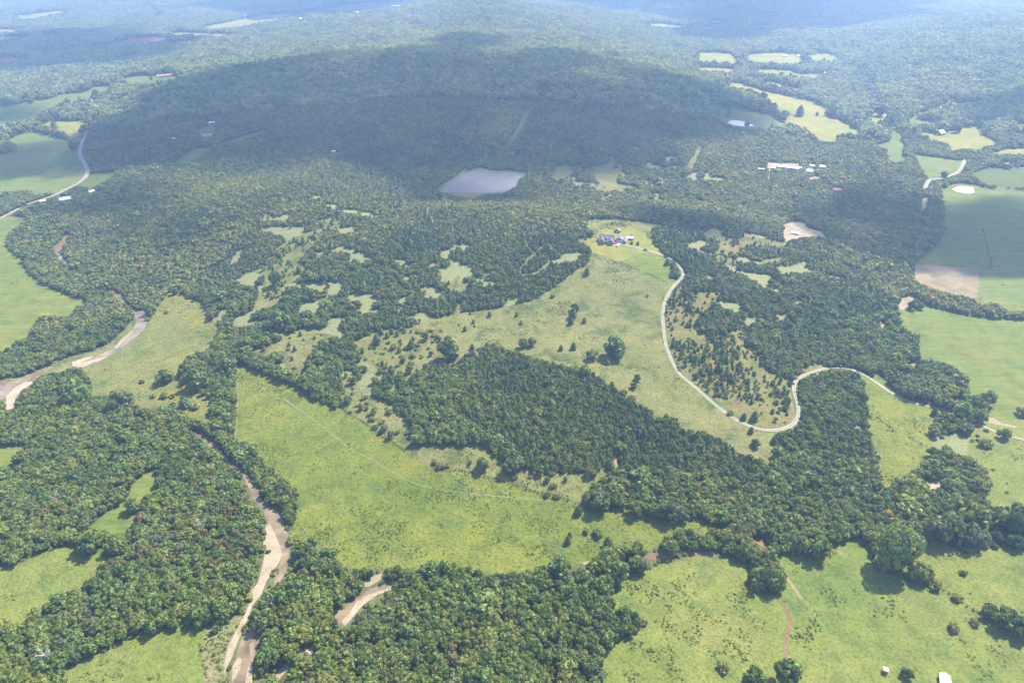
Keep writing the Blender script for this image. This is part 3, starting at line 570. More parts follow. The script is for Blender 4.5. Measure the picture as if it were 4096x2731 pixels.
# ------------------------------------------------------------------ where buildings stand (open yards are kept free of trees)
BUILD = [
 ('barn', 'barn', 'very long white-roofed barn in the wooded camp', 'B', 865, 440, 46, 11, 3.6, 2.2, 'brick', 'white', 'x', -4, 3, 6),
 ('shed', 'shed', 'small white shed left of the long white barn', 'B', 540, 450, 7, 5, 2.6, 1.2, 'cream', 'white', 'x', 0, 1, 0), ('house', 'house', 'white-roofed house right of the long barn', 'B', 1390, 530, 10.5, 8, 3, 2.6, 'tan', 'white', 'x', 5, 1, 3),
 ('house', 'house', 'pale domed-roof house farthest right in the wooded camp', 'B', 1715, 425, 10.5, 8, 2.8, 2.2, 'cream', 'white', 'x', -10, 1, 3), ('shed', 'shed', 'white trailer-like shed left of the camp yard', 'B', 255, 475, 10, 3.4, 2.5, .5, 'cream', 'white', 'x', 4, 1, 2), ('shed', 'shed', 'low grey shed behind the white-roofed house', 'B', 1455, 390, 8, 5, 2.4, 1, 'dark', 'steel', 'x', 0, 1, 0), ('house', 'house', 'red-roofed cabin below the wooded camp', 'B', 2040, 970, 11.5, 8, 2.7, 2.6, 'cream', 'red', 'x', 3, 1, 3),
 ('house', 'house', 'house with pale blue metal roof beside the left road', 'L', 1245, 575, 16.5, 11, 3, 3, 'cream', 'blue', 'x', 0, 1, 4), ('shed', 'shed', 'small white building right of the blue-roofed house', 'L', 1725, 430, 9, 6, 2.6, 1.4, 'cream', 'white', 'x', 35, 1, 0), ('shed', 'shed', 'tan shed among the trees left of the blue-roofed house', 'L', 810, 610, 8, 5, 2.6, 1.3, 'tan', 'rust', 'x', 0, 1, 0),
 ('barn', 'barn', 'dark gabled barn with bright white roof in the far right fields', 'R', 748, 655, 15, 16, 4.2, 5.2, 'dark', 'white', 'y', -28, 1, 0), ('house', 'house', 'white building by the far fields, left of the corner', '3', 705, 392, 13, 8, 3, 2, 'cream', 'white', 'x', 0, 1, 3), ('house', 'house', 'white house in the corner of the far fields', '3', 803, 390, 14, 9, 3, 2.4, 'cream', 'white', 'x', 10, 1, 3), ('shed', 'shed', 'white shed at the right end of the far narrow field', '3', 983, 508, 10, 7, 2.8, 1.6, 'cream', 'white', 'x', 0, 1, 0), ('house', 'house', 'white house in the trees below the far shaded ridge', '3', 820, 218, 16, 9, 3, 2.4, 'cream', 'white', 'x', 0, 1, 3), ('house', 'house', 'white house alone at the foot of the far right hill', '3', 1190, 322, 14, 8, 3, 2.2, 'tan', 'white', 'x', 0, 1, 3), ('shed', 'shed', 'small white trailer beside the far road', '3', 1338, 868, 9, 4, 2.5, .7, 'cream', 'white', 'x', -20, 1, 2), ('house', 'house', 'pale house in the far clearing near the top', '3', 235, 158, 20, 10, 3.2, 2.5, 'cream', 'white', 'x', 0, 1, 3), ('shed', 'shed', 'small white building in the hedge by the left dirt yard', '3', 1340, 940, 6, 4, 2.4, 1, 'tan', 'rust', 'x', 0, 1, 0),
 ('shed', 'shed', 'pale metal shed at the top of the small shaded field', 'W', 1345, 1115, 13, 8, 3.2, 1.6, 'steel', 'steel', 'x', 22, 1, 0), ('house', 'house', 'reddish house below the small shaded field', 'W', 1270, 1345, 18, 8, 2.8, 2, 'cream', 'brick', 'x', -6, 1, 4), ('shed', 'shed', 'tiny white shed in the shaded wood', 'W', 638, 1405, 5, 4, 2.3, 1, 'cream', 'white', 'x', 10, 1, 0), ('barn', 'barn', 'long reddish barn at the far hay field', 'W', 520, 215, 38, 10, 3.4, 2.4, 'tan', 'brick', 'x', 12, 2, 4), ('shed', 'shed', 'white shed at the edge of the far hay field', 'W', 355, 217, 8, 5, 2.5, 1, 'cream', 'white', 'x', 0, 1, 0), ('barn', 'barn', 'white barn at the end of the long far field', '1', 2072, 135, 26, 14, 4, 2.6, 'cream', 'white', 'x', 10, 1, 0), ('house', 'house', 'white house below the long far field', '1', 1812, 215, 15, 8, 3, 2, 'cream', 'white', 'x', 0, 1, 3), ('house', 'house', 'tan house on the sunlit far hillside', '1', 1672, 302, 18, 9, 3, 2.2, 'tan', 'white', 'x', 15, 1, 3), ('shed', 'shed', 'white shed in the trees above the far shaded wood', '1', 682, 450, 13, 6, 2.8, 1.4, 'cream', 'white', 'x', 0, 1, 0), ('barn', 'barn', 'long pale barn near the top edge beyond the hill', 'F', 1593, 30, 62, 18, 5, 3, 'cream', 'white', 'x', 0, 2, 0), ('shed', 'shed', 'small white barn below the long pale barn near the top', 'F', 1427, 54, 18, 10, 4, 2.5, 'cream', 'white', 'x', 0, 1, 0), ('shed', 'shed', 'small tan shed in the clearing on the middle hill', '1', 2296, 1052, 7, 5, 2.6, 1.2, 'tan', 'rust', 'x', 20, 1, 0), ('house', 'house', 'white cabin in the sandy clearing', '6', 775, 48, 9, 5, 2.6, 1.4, 'cream', 'white', 'x', 0, 1, 2),
 ('shed', 'shed', 'dark gabled shed on the lawn behind the house', 'H', 825, 342, 6.2, 6, 2.6, 2.2, 'dark', 'grey', 'y', -18, 1, 0),
 ('garage', 'garage', 'stone garage with a front gable right of the house', 'H', 872, 552, 8.6, 8.5, 2.8, 3.0, 'stone', 'grey', 'y', -6, 2, 0), ('garage', 'garage', 'small tan gabled garage at the right of the house', 'H', 992, 585, 5.2, 8.5, 2.7, 2.2, 'tan', 'grey', 'y', -12, 1, 0),
]
for b in BUILD:
    g = ground([px(b[3], b[4], b[5])])[0]; (qx, qy), = project(g[None])[0]; k = FPX / math.sqrt(g[0] ** 2 + g[1] ** 2 + (CAM_Z - g[2]) ** 2); w_ = (b[6] / 2 + 1.0) * k; t_ = (b[8] + b[9]) * k
    raster([(qx - w_, qy + 1.5), (qx + w_, qy + 1.5), (qx + w_, qy - t_ - 2), (qx - w_, qy - t_ - 2)], OPEN, 2)

# ------------------------------------------------------------------ trees: prototypes
ICO_V = None
def ico():
    t = (1 + 5 ** .5) / 2
    v = np.array([(-1, t, 0), (1, t, 0), (-1, -t, 0), (1, -t, 0), (0, -1, t), (0, 1, t), (0, -1, -t), (0, 1, -t), (t, 0, -1), (t, 0, 1), (-t, 0, -1), (-t, 0, 1)], float)
    f = [(0, 11, 5), (0, 5, 1), (0, 1, 7), (0, 7, 10), (0, 10, 11), (1, 5, 9), (5, 11, 4), (11, 10, 2), (10, 7, 6), (7, 1, 8), (3, 9, 4), (3, 4, 2), (3, 2, 6), (3, 6, 8), (3, 8, 9), (4, 9, 5), (2, 4, 11), (6, 2, 10), (8, 6, 7), (9, 8, 1)]
    return v / np.linalg.norm(v[0]), np.array(f)
IV, IF = ico()
def rand_dirs(r, k):
    v = r.normal(size=(k, 3)); return v / np.linalg.norm(v, axis=1)[:, None]
def cards(cen, nrm, size, r):
    """one triangle pair per leaf clump, as triangles"""
    k = len(cen); a = np.cross(nrm, rand_dirs(r, k)); a /= np.linalg.norm(a, axis=1)[:, None] + 1e-9; b = np.cross(nrm, a); b /= np.linalg.norm(b, axis=1)[:, None] + 1e-9
    s = (size * r.uniform(.65, 1.35, k))[:, None]; e = r.uniform(.6, 1.1, k)[:, None]
    q = np.stack([cen - a * s, cen - b * s * e + nrm * s * .2, cen + a * s, cen + b * s * e - nrm * s * .25], 1)
    base = np.arange(k)[:, None] * 4
    f = np.concatenate([base + [0, 1, 2], base + [0, 2, 3]], 0)
    lf = r.uniform(0, 1, k); return q.reshape(-1, 3), f, np.concatenate([lf, lf])
class Parts:
    def __init__(s): s.v = []; s.f = []; s.l = []; s.m = []; s.n = 0
    def add(s, v, f, l, m=0):
        s.v.append(np.asarray(v, float)); s.f.append(np.asarray(f) + s.n); s.l.append(np.broadcast_to(np.asarray(l, float), (len(f),))); s.m.append(np.full(len(f), m)); s.n += len(v)
    def arrays(s): return np.concatenate(s.v), np.concatenate(s.f), np.concatenate(s.l), np.concatenate(s.m)
def tube(p, q, r0, r1, k=5):
    p = np.asarray(p, float); q = np.asarray(q, float); d = q - p; d /= np.linalg.norm(d) + 1e-9
    a = np.cross(d, (0.3, .9, .2)); a /= np.linalg.norm(a); b = np.cross(d, a)
    th = np.arange(k) * 2 * math.pi / k; c = np.cos(th)[:, None] * a + np.sin(th)[:, None] * b
    v = np.concatenate([p + c * r0, q + c * r1]); f = []
    for i in range(k):
        j = (i + 1) % k; f += [(i, j, k + j), (i, k + j, k + i)]
    return v, np.array(f)
def broadleaf(r, lobes=11, n_cards=420, card=.17, hh=1.7, base=.45):
    """crown of radius ~1, from z=base up to base+hh, plus trunk"""
    P = Parts(); cs = []
    for i in range(lobes):
        th = i * 2.4 + r.uniform(-.4, .4); zf = (i + .5) / lobes
        rad_ = math.sqrt(max(0, 1 - (2 * zf - .85) ** 2)) * r.uniform(.5, .86)
        cs.append((rad_ * math.cos(th), rad_ * math.sin(th), base + hh * (.2 + .62 * zf), r.uniform(.26, .46) * (1.1 - .3 * abs(zf - .5))))
    cs.append((0, 0, base + hh * .5, .55))
    cs = np.array(cs)
    for x, y, z, rr_ in cs:
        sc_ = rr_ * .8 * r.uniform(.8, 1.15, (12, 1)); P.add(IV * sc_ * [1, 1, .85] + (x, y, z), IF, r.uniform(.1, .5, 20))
    k = r.integers(0, len(cs), n_cards * 2); u = rand_dirs(r, n_cards * 2); u[:, 2] = u[:, 2] * .85 + .12
    p = cs[k, :3] + u * cs[k, 3:4] * r.uniform(.86, 1.12, (n_cards * 2, 1))
    dist = np.linalg.norm(p[:, None] - cs[None, :, :3], axis=2) / cs[None, :, 3]
    dist[np.arange(len(k)), k] = 9; ok = dist.min(1) > .82
    p, u = p[ok][:n_cards], u[ok][:n_cards]
    nn = u + .55 * rand_dirs(r, len(u)); nn /= np.linalg.norm(nn, axis=1)[:, None]
    v, f, l = cards(p, nn, card, r); P.add(v, f, l)
    allv = np.concatenate(P.v); nrm_ = float(np.percentile(np.hypot(allv[:, 0], allv[:, 1]), 97))
    P.v = [q * [1 / nrm_, 1 / nrm_, 1 / (.5 + .5 * nrm_)] for q in P.v]
    T = Parts(); v, f = tube((0, 0, -.1), (.03, .02, base + hh * .55), .085, .045); T.add(v, f, .5)
    for i in range(4):
        a = i * 1.6 + r.uniform(0, .6); v, f = tube((0, 0, base * r.uniform(.8, 1.3)), (.5 * math.cos(a), .5 * math.sin(a), base + hh * r.uniform(.3, .5)), .045, .015, 4); T.add(v, f, .5)
    return P, T
def conifer(r, n_cards=300, hh=2.4, card=.17, fat=1.0):
    P = Parts()
    rings = 6
    for i in range(rings):
        z0 = .06 + hh * i / rings; t_ = i / rings; rad_ = fat * .84 * (.72 + .28 * min(1, t_ * 4)) * (1 - t_ ** 2.1) ** .8
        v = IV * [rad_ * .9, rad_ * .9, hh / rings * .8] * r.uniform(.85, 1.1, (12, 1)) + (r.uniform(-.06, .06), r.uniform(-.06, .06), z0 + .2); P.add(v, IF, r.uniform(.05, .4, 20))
    t = r.beta(1.0, 1.25, n_cards); th = r.uniform(0, 6.283, n_cards); rad_ = fat * (.72 + .28 * np.minimum(1, t * 4)) * (1 - t ** 2.1) ** .8 * r.uniform(.78, 1.12, n_cards)
    p = np.stack([rad_ * np.cos(th), rad_ * np.sin(th), .12 + hh * t + r.uniform(-.05, .1, n_cards)], 1)
    nn = np.stack([np.cos(th), np.sin(th), np.full(n_cards, .65)], 1) + .5 * rand_dirs(r, n_cards); nn /= np.linalg.norm(nn, axis=1)[:, None]
    v, f, l = cards(p, nn, card, r); P.add(v, f, l)
    T = Parts(); v, f = tube((0, 0, -.1), (0, 0, hh * .8), .07, .02); T.add(v, f, .5)
    return P, T
def bush(r, n_cards=200, hh=.9, card=.2, lobes=6):
    P = Parts(); cs = []
    for i in range(lobes):
        a = r.uniform(0, 6.28); q = r.uniform(.15, .62); cs.append((q * math.cos(a), q * math.sin(a), hh * r.uniform(.3, .6), r.uniform(.3, .45)))
    cs = np.array(cs)
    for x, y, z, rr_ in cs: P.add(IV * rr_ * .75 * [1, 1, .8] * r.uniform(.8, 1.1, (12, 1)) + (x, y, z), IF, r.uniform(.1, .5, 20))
    k = r.integers(0, lobes, n_cards); u = rand_dirs(r, n_cards); p = cs[k, :3] + u * cs[k, 3:4] * [1, 1, .9] * r.uniform(.85, 1.2, (n_cards, 1)); p[:, 2] = np.maximum(p[:, 2], .03)
    nn = u + .6 * rand_dirs(r, n_cards); nn /= np.linalg.norm(nn, axis=1)[:, None]
    v, f, l = cards(p, nn, card, r); P.add(v, f, l)
    T = Parts()
    for i in range(3):
        v, f = tube((0, 0, -.05), (.3 * math.cos(i * 2.1), .3 * math.sin(i * 2.1), hh * .5), .04, .02, 4); T.add(v, f, .5)
    return P, T
def joined(P, T):
    J = Parts(); v, f, l, m = P.arrays(); J.add(v, f, l, 0); v, f, l, m = T.arrays(); J.add(v, f, l, 1); return J.arrays()

LIB = bpy.data.collections.new('planting_stock')                      # never linked to the scene: sources for the scattered woods only
INDEX = {}                                                            # (kind, lod) -> list of stock numbers
PROTO = {}                                                            # kind -> list of (crown mesh, trunk mesh) for single trees
COUNT = [0]
def stock(kind, lod, arrs, mats):
    v, f, l, m = arrs
    me = fast_mesh('%s_stock' % kind, v, f, mats, midx=m, leaf=l)
    o = bpy.data.objects.new('s%03d' % COUNT[0], me); LIB.objects.link(o)
    INDEX.setdefault((kind, lod), []).append(COUNT[0]); COUNT[0] += 1
pr = np.random.default_rng(11)
SPEC = {'oak': ('oak', 4, lambda: broadleaf(pr, pr.integers(10, 14), 430, .165, pr.uniform(1.45, 1.9), pr.uniform(.35, .6))),
        'lime': ('lime', 3, lambda: broadleaf(pr, pr.integers(10, 14), 430, .165, pr.uniform(1.7, 2.1), .5)),
        'grey': ('grey', 2, lambda: broadleaf(pr, 11, 360, .16, 1.6, .4)),
        'brown': ('brown', 2, lambda: broadleaf(pr, 9, 260, .15, 1.6, .5)),
        'gold': ('gold', 1, lambda: broadleaf(pr, 9, 360, .16, 1.6, .4)),
        'cedar': ('cedar', 4, lambda: conifer(pr, 300, pr.uniform(1.9, 2.5), .17, pr.uniform(.9, 1.05))),
        'shrub': ('shrub', 3, lambda: bush(pr, 210, pr.uniform(.9, 1.2), .19, 7))}
for kind, (lm, cnt, fn) in SPEC.items():
    for i in range(cnt):
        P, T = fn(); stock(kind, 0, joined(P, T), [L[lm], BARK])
        v, f, l, m = P.arrays(); v = v - [0, 0, max(0, v[:, 2].min() - .05)]; crown = fast_mesh('crown', v, f, [L[lm]], leaf=l)
        v, f, l, m = T.arrays(); trunk = fast_mesh('trunk', v * [1, 1, .8], f, [BARK], leaf=l)
        PROTO.setdefault(kind, []).append((crown, trunk))
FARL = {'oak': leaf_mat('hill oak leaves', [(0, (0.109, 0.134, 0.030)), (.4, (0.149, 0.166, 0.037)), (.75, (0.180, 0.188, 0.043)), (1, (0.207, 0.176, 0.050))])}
for kind, cnt in (('oak', 4), ('lime', 2), ('grey', 2), ('cedar', 3), ('brown', 1)):
    for i in range(cnt):                                              # lighter stock for beyond ~700 m
        P, T = (conifer(pr, 70, pr.uniform(2.0, 2.6), .3) if kind == 'cedar' else broadleaf(pr, 6, 90, .3, pr.uniform(1.4, 1.8), .4))
        stock(kind, 1, joined(P, T), [FARL.get(kind, L[kind]), BARK])
def big_crown(seed, lobes, n_cards, card, hh, mat):
    P, T = broadleaf(np.random.default_rng(seed), lobes, n_cards, card, hh, .3); v, f, l, m = P.arrays(); v = v - [0, 0, max(0, v[:, 2].min() - .05)]; a = fast_mesh('crown', v, f, [L[mat]], leaf=l)
    v, f, l, m = T.arrays(); return a, fast_mesh('trunk', v, f, [BARK], leaf=l)
PROTO['big'] = [big_crown(5, 26, 2600, .075, 1.75, 'lime'), big_crown(6, 22, 1800, .09, 1.6, 'oak')]
for s in range(5):                                                    # 26 m patches of closed canopy for the far hills
    J = Parts(); r = np.random.default_rng(90 + s)
    for a in range(4):
        for b in range(4):
            x, y = (a - 1.5 + r.uniform(-.38, .38)) * 6.7, (b - 1.5 + r.uniform(-.38, .38)) * 6.7; k = r.uniform(3.9, 5.9)
            P, T = broadleaf(r, 6, 40, .34, r.uniform(1.3, 1.8), .5); v, f, l, m = P.arrays(); tint = r.uniform(0, .75)
            J.add(v * [k, k, k * r.uniform(.9, 1.25)] + (x, y, r.uniform(-2.5, 2.5)), f, l * .25 + tint, 0)
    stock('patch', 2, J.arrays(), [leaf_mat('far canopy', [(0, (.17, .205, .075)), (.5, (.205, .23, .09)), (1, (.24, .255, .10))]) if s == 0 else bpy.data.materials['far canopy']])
for s in range(4):
    P, T = bush(np.random.default_rng(50 + s), 26, .75, .42, 3); v, f, l, m = P.arrays(); stock('weed', 0, (v, f, l, m), [L['weed']])
print('stock', round(time.time() - T0, 1))

# ------------------------------------------------------------------ where the woods stand
ZONES = [  # D px x, y, spacing m, crown radius, height/crown ratio tweak, mix, words for the label
 (1050, 1450, 6.2, 3.9, 1.0, 'oak6 grey2 lime2 brown.4', 'in the wood below the creek bend'), (860, 1430, 6.2, 3.9, 1.0, 'oak8 grey1 lime.6', 'in the wood below the creek bend'),
 (1250, 1300, 6.8, 4.2, 1.15, 'oak4 lime5 grey1.5', 'on the creek below the big meadow'), (1000, 1310, 6.2, 3.8, 1.1, 'oak5 lime4 grey1', 'on the creek below the big meadow'),
 (1420, 1280, 6.5, 4.0, 1.2, 'oak5 lime4 grey2', 'on the creek below the big meadow'),
 (150, 1100, 5.6, 3.4, .95, 'oak7 grey2 brown.5 lime.7', 'in the left bank wood'), (80, 1200, 5.6, 3.4, .95, 'oak5 grey2 brown.8 lime.7', 'in the left bank wood'),
 (350, 1050, 5.6, 3.5, 1.0, 'oak6 lime3 grey1', 'in the left bank wood'), (420, 1200, 5.8, 3.5, 1.0, 'oak6 lime2 grey1.5 brown.3', 'in the left bank wood'),
 (350, 1350, 5.8, 3.6, 1.0, 'oak6 lime2.5 grey1 brown.4', 'in the wood between the left pastures'), (90, 1450, 5.8, 3.6, 1.0, 'oak5 lime3 grey1 brown.5', 'in the wood between the left pastures'),
 (690, 1300, 6.5, 4.2, 1.15, 'oak7 lime2 grey.7', 'on the right river bank'), (650, 1420, 6.6, 4.3, 1.15, 'oak4 lime5 grey.7', 'on the right river bank'), (640, 1130, 5.0, 3.1, 1.0, 'oak7 lime1', 'on the right river bank'), (520, 980, 5, 3.3, 1.1, 'oak6 lime3', 'in the row between the meadows'),
 (1150, 950, 3.7, 1.94, 1.15, 'oak4 cedar4 grey1 lime.5', 'in the young wood'), (1350, 1000, 3.6, 1.89, 1.15, 'oak4 cedar4 grey1 lime.4', 'in the young wood'), (1000, 850, 4.2, 2.16, 1.0, 'oak4 cedar2 lime1', 'in the young wood'),
 (1600, 1060, 3.7, 1.89, 1.15, 'oak4 cedar4 grey1 lime.4', 'in the young wood below the driveway'), (1900, 980, 4, 2.16, 1.1, 'oak5 cedar2 grey1 lime1', 'in the young wood below the driveway'), (1050, 1040, 4.4, 2.7, 1.05, 'oak5 lime3 cedar1', 'on the young wood edge'),
 (1600, 1160, 5.6, 3.6, 1.05, 'oak6 lime1.5 grey2', 'on the wood edge above the creek'), (1800, 1200, 6, 3.8, 1.1, 'oak5 lime3 grey1', 'on the wood edge above the creek'),
 (2050, 1150, 6, 3.7, 1.1, 'oak4 lime4 grey2', 'on the stony creek'), (2150, 1080, 6, 3.6, 1.1, 'oak4 lime4 grey2', 'on the stony creek'), (2180, 960, 6, 3.6, 1.1, 'oak4 lime4 grey1', 'at the driveway bridge'),
 (2250, 1200, 6, 3.6, 1.0, 'oak6 grey2 lime1', 'in the right pasture belt'), (2080, 820, 5.5, 3.5, 1.05, 'oak5 lime4 grey1', 'beside the right hay field'), (2150, 870, 5.5, 3.6, 1.05, 'oak5 lime2 grey2', 'beside the right hay field'),
 (1850, 700, 4.3, 2.25, 1.1, 'oak6 cedar2 grey1.5 lime.8', 'in the wood past the glade'), (1950, 800, 4.6, 2.52, 1.1, 'oak6 cedar1 grey1.5 lime1', 'in the wood past the glade'), (1650, 560, 4.2, 2.16, 1.1, 'oak5 cedar3', 'behind the house lawn'),
 (800, 700, 4.4, 2.34, 1.05, 'oak6 cedar2 lime1 grey.6', 'in the hillside wood'), (1050, 600, 4.2, 2.07, 1.15, 'oak5 cedar3.5 lime.8 grey.8', 'in the hillside wood'), (650, 720, 5, 3.1, 1, 'oak6 lime1.5 grey1', 'in the hillside wood'), (700, 560, 4.5, 2.34, 1.05, 'oak7 cedar1.5 grey1', 'on the ridge left of the house'),
 (350, 560, 5, 3.1, 1, 'oak7 grey1.5 lime1', 'in the wood above the river bend'), (250, 640, 5.2, 3.2, 1, 'oak6 lime2 grey1', 'in the wood above the river bend'), (100, 600, 5.2, 3.3, 1, 'oak7 lime1.5 grey1', 'in the left hay field belt'), (150, 760, 5.2, 3.1, 1, 'oak7 lime1 grey2', 'in the left hay field belt'), (80, 920, 5.2, 3.2, 1, 'oak6 lime2 grey1', 'beside the gravel bar on the left'),
 (1300, 470, 5, 3, 1, 'oak8 grey1', 'behind the house'), (1700, 480, 5, 3, 1, 'oak8 grey1 lime.4', 'behind the house'), (2000, 500, 5.6, 3.4, 1, 'oak8 grey1', 'beside the shaded field'), (2200, 700, 5, 3.2, 1.1, 'oak8', 'in the right hay field hedge'),
]
ZP = np.array([ground([px('D', z[0], z[1])])[0] for z in ZONES])
KINDS = ['oak', 'lime', 'grey', 'cedar', 'brown']
def mixw(s):
    w = np.zeros(len(KINDS))
    for tok in s.split():
        for i, k in enumerate(KINDS):
            if tok.startswith(k): w[i] = float(tok[len(k):] or 1)
    return np.cumsum(w / w.sum())
ZM = np.array([mixw(z[5]) for z in ZONES]); ZS = np.array([round(z[2] * .74, 2) for z in ZONES]); ZR = np.array([z[3] * .93 for z in ZONES]); ZH = np.array([z[4] for z in ZONES])
FAR_M = mixw('oak8 grey1.2 lime.6 cedar.6')
def in_view(x, y, z, m=260):
    P, dd = project(np.stack([x, y, z], 1)); return (dd > 150) & (P[:, 0] > -m) & (P[:, 0] < 4096 + m) & (P[:, 1] < 2731 + m) & (P[:, 1] > -150), P, dd
def grid(sp, y0, y1, seed):
    r = np.random.default_rng(seed); out = []
    y = y0
    xs = np.arange(-.92 * y1 - 60, .92 * y1 + 60, sp); ys = np.arange(y0, y1, sp * .9)
    X, Y = np.meshgrid(xs, ys); X = X + (np.arange(len(ys)) % 2)[:, None] * sp / 2; X = X.ravel(); Y = Y.ravel()
    k = np.abs(X) < .84 * (Y + 130) + 40; X, Y = X[k], Y[k]
    return X + r.uniform(-.38, .38, len(X)) * sp, Y + r.uniform(-.38, .38, len(X)) * sp
NEAR = 1450.0
trees = []                                                            # x,y,z,kind,r,h,zone
for si, sp in enumerate(sorted(set(ZS))):
    X, Y = grid(sp, 170, NEAR, 100 + si)
    zi = np.empty(len(X), int)
    for i in range(0, len(X), 20000):
        d2 = (X[i:i + 20000, None] + 25 * vnoise(X[i:i + 20000] / 60, Y[i:i + 20000] / 60, 4)[:, None] - ZP[None, :, 0]) ** 2 + (Y[i:i + 20000, None] - ZP[None, :, 1]) ** 2
        zi[i:i + 20000] = d2.argmin(1)
    k = ZS[zi] == sp; X, Y, zi = X[k], Y[k], zi[k]
    Z = hz(X, Y); iv, P, dd = in_view(X, Y, Z); X, Y, Z, zi, P = X[iv], Y[iv], Z[iv], zi[iv], P[iv]
    r = np.random.default_rng(200 + si); rad_ = ZR[zi] * np.exp(r.normal(0, .3, len(X)) - .03); hh = (rad_ * .6 + ZR[zi] * .4) * ZH[zi] * r.uniform(.82, 1.12, len(X))
    ok = lookup(OPEN, P) == 0
    for fr in (.9, 1.4):
        Pt, _ = project(np.stack([X, Y, Z + hh * fr], 1)); ok &= lookup(OPEN, Pt) == 0
    for sx in (-.9, .9):
        for fr in (.4, 1.2): Pt, _ = project(np.stack([X + sx * rad_, Y, Z + hh * fr], 1)); ok &= lookup(OPEN, Pt) != 2
    Pt, _ = project(np.stack([X, Y, Z + hh * 1.9], 1)); ok &= lookup(OPEN, Pt) != 2
    ok &= grassy(X, Y) < r.uniform(.25, .95, len(X))
    X, Y, Z, zi, rad_, hh = X[ok], Y[ok], Z[ok], zi[ok], rad_[ok], hh[ok]
    u = r.uniform(0, 1, len(X)); u = np.clip(u + .28 * vnoise(X / 35, Y / 35, 8), 0, .999)
    kd = (u[:, None] > ZM[zi]).sum(1)
    trees.append(np.stack([X, Y, Z, kd, rad_, hh, zi], 1))
trees = np.concatenate(trees)
print('near trees', len(trees), round(time.time() - T0, 1))
# far: patches where the wood is closed, single trees along its edges
X, Y = grid(24, NEAR, 7200, 300); Z = hz(X, Y); iv, P, dd = in_view(X, Y, Z); X, Y, Z = X[iv], Y[iv], Z[iv]
closed = np.ones(len(X), bool); anyf = np.zeros(len(X), bool)
for ox, oy, oz in ((0, 0, 0), (-14, 0, 0), (14, 0, 0), (0, -14, 0), (0, 14, 0), (-9, -9, 9), (9, -9, 9), (0, -14, 10), (0, 0, 10)):
    Pq, _ = project(np.stack([X + ox, Y + oy, Z + oz], 1)); w = lookup(OPEN, Pq) == 0; closed &= w; anyf |= w
pat = np.stack([X, Y, Z], 1)[closed]; edge = np.stack([X, Y], 1)[anyf & ~closed]
r = np.random.default_rng(301); k = 13
ex = (edge[:, None, 0] + r.uniform(-13, 13, (len(edge), k))).ravel(); ey = (edge[:, None, 1] + r.uniform(-12, 12, (len(edge), k))).ravel(); ez = hz(ex, ey)
Pq, _ = project(np.stack([ex, ey, ez], 1)); Pt, _ = project(np.stack([ex, ey, ez + 6.5], 1)); ok = (lookup(OPEN, Pq) == 0) & (lookup(OPEN, Pt) == 0)
ex, ey, ez = ex[ok], ey[ok], ez[ok]; er = 5.0 * np.exp(r.normal(0, .25, len(ex)))
ft = np.stack([ex, ey, ez, (r.uniform(0, 1, len(ex))[:, None] > FAR_M).sum(1), er, er * r.uniform(.9, 1.2, len(ex)), np.full(len(ex), -1)], 1)
print('patches', len(pat), 'edge trees', len(ft), round(time.time() - T0, 1))
# scrub and savanna on open ground: outline, spacing, radius, kinds, clumping threshold
SCRUB = [
 ("5:80,790 190,720 450,700 560,720 700,700 830,830 760,930 650,940 480,1060 330,1000 150,900", 8.5, 2.3, 'shrub shrub cedar grey', -.35),
 ("5:0,1050 200,1100 450,1300 500,1500 300,1440 160,1340 0,1240", 8.5, 2.7, 'shrub shrub grey', -.5), ("8:500,20 850,10 1230,90 1400,130 1700,120 1800,100 1640,320 1400,265 1000,140 720,90", 11, 2.6, 'shrub shrub grey', -.1),
 ("6:0,480 100,440 270,450 200,540 90,640 100,720 270,740 400,700 470,720 400,780 480,840 540,860 520,950 620,1000 700,1040 740,1060 735,1330 690,1370 560,1240 420,1200 250,1180 100,1090 0,980 5:2330,930 2265,830 2240,560 2300,450", 3.7, 1.5, 'cedar cedar shrub oak', -.12),
 ("6:220,200 260,90 480,60 740,110 560,120 430,150 340,190 380,280 310,250 250,230", 6, 1.5, 'cedar cedar oak', -.1),
 ("4:2352,-20 2200,60 2100,180 2060,230 2100,260 2110,330 1990,380 1960,480 1850,560 1740,570 1780,470 1800,420 1830,330 1750,310 1850,250 1870,190 1950,100 2050,60 2160,20 2180,-40 2352,-90", 6.0, 1.8, 'cedar shrub oak cedar', .08),
 ("4:1720,850 1810,830 1970,760 2080,700 2330,750 2200,790 2120,900 2110,960 2050,1060 1960,930 1860,860", 12, 1.6, 'shrub cedar', -.1),
 ("9:1850,330 1900,120 1900,0 2080,60 2100,340 1980,360", 8, 2.6, 'shrub shrub oak', -.25), ("7:1420,1200 1560,1140 1700,1060 1560,1430 1530,1567 1390,1567 1398,1300", 4.2, .9, 'shrub', -.1),
 ("5:900,580 1150,545 1250,560 1300,700 1000,760 800,700 700,640", 16, 1.3, 'cedar shrub', .1), ("9:2100,100 2352,100 2352,380 2150,330", 13, .9, 'shrub', .1),
 ("2:1730,1150 1880,1105 1950,1150 1900,1230 1910,1270 1750,1310", 16, 2.4, 'oak cedar', .1), ("6:640,1240 740,1120 760,1330 690,1370 600,1380 420,1300", 9, 1.6, 'cedar oak', -.1),
 ("6:1850,1560 1960,1500 2000,1420 2090,1330 2120,1480 2080,1567", 9, 2.3, 'shrub oak', .0),
]
scrub = []
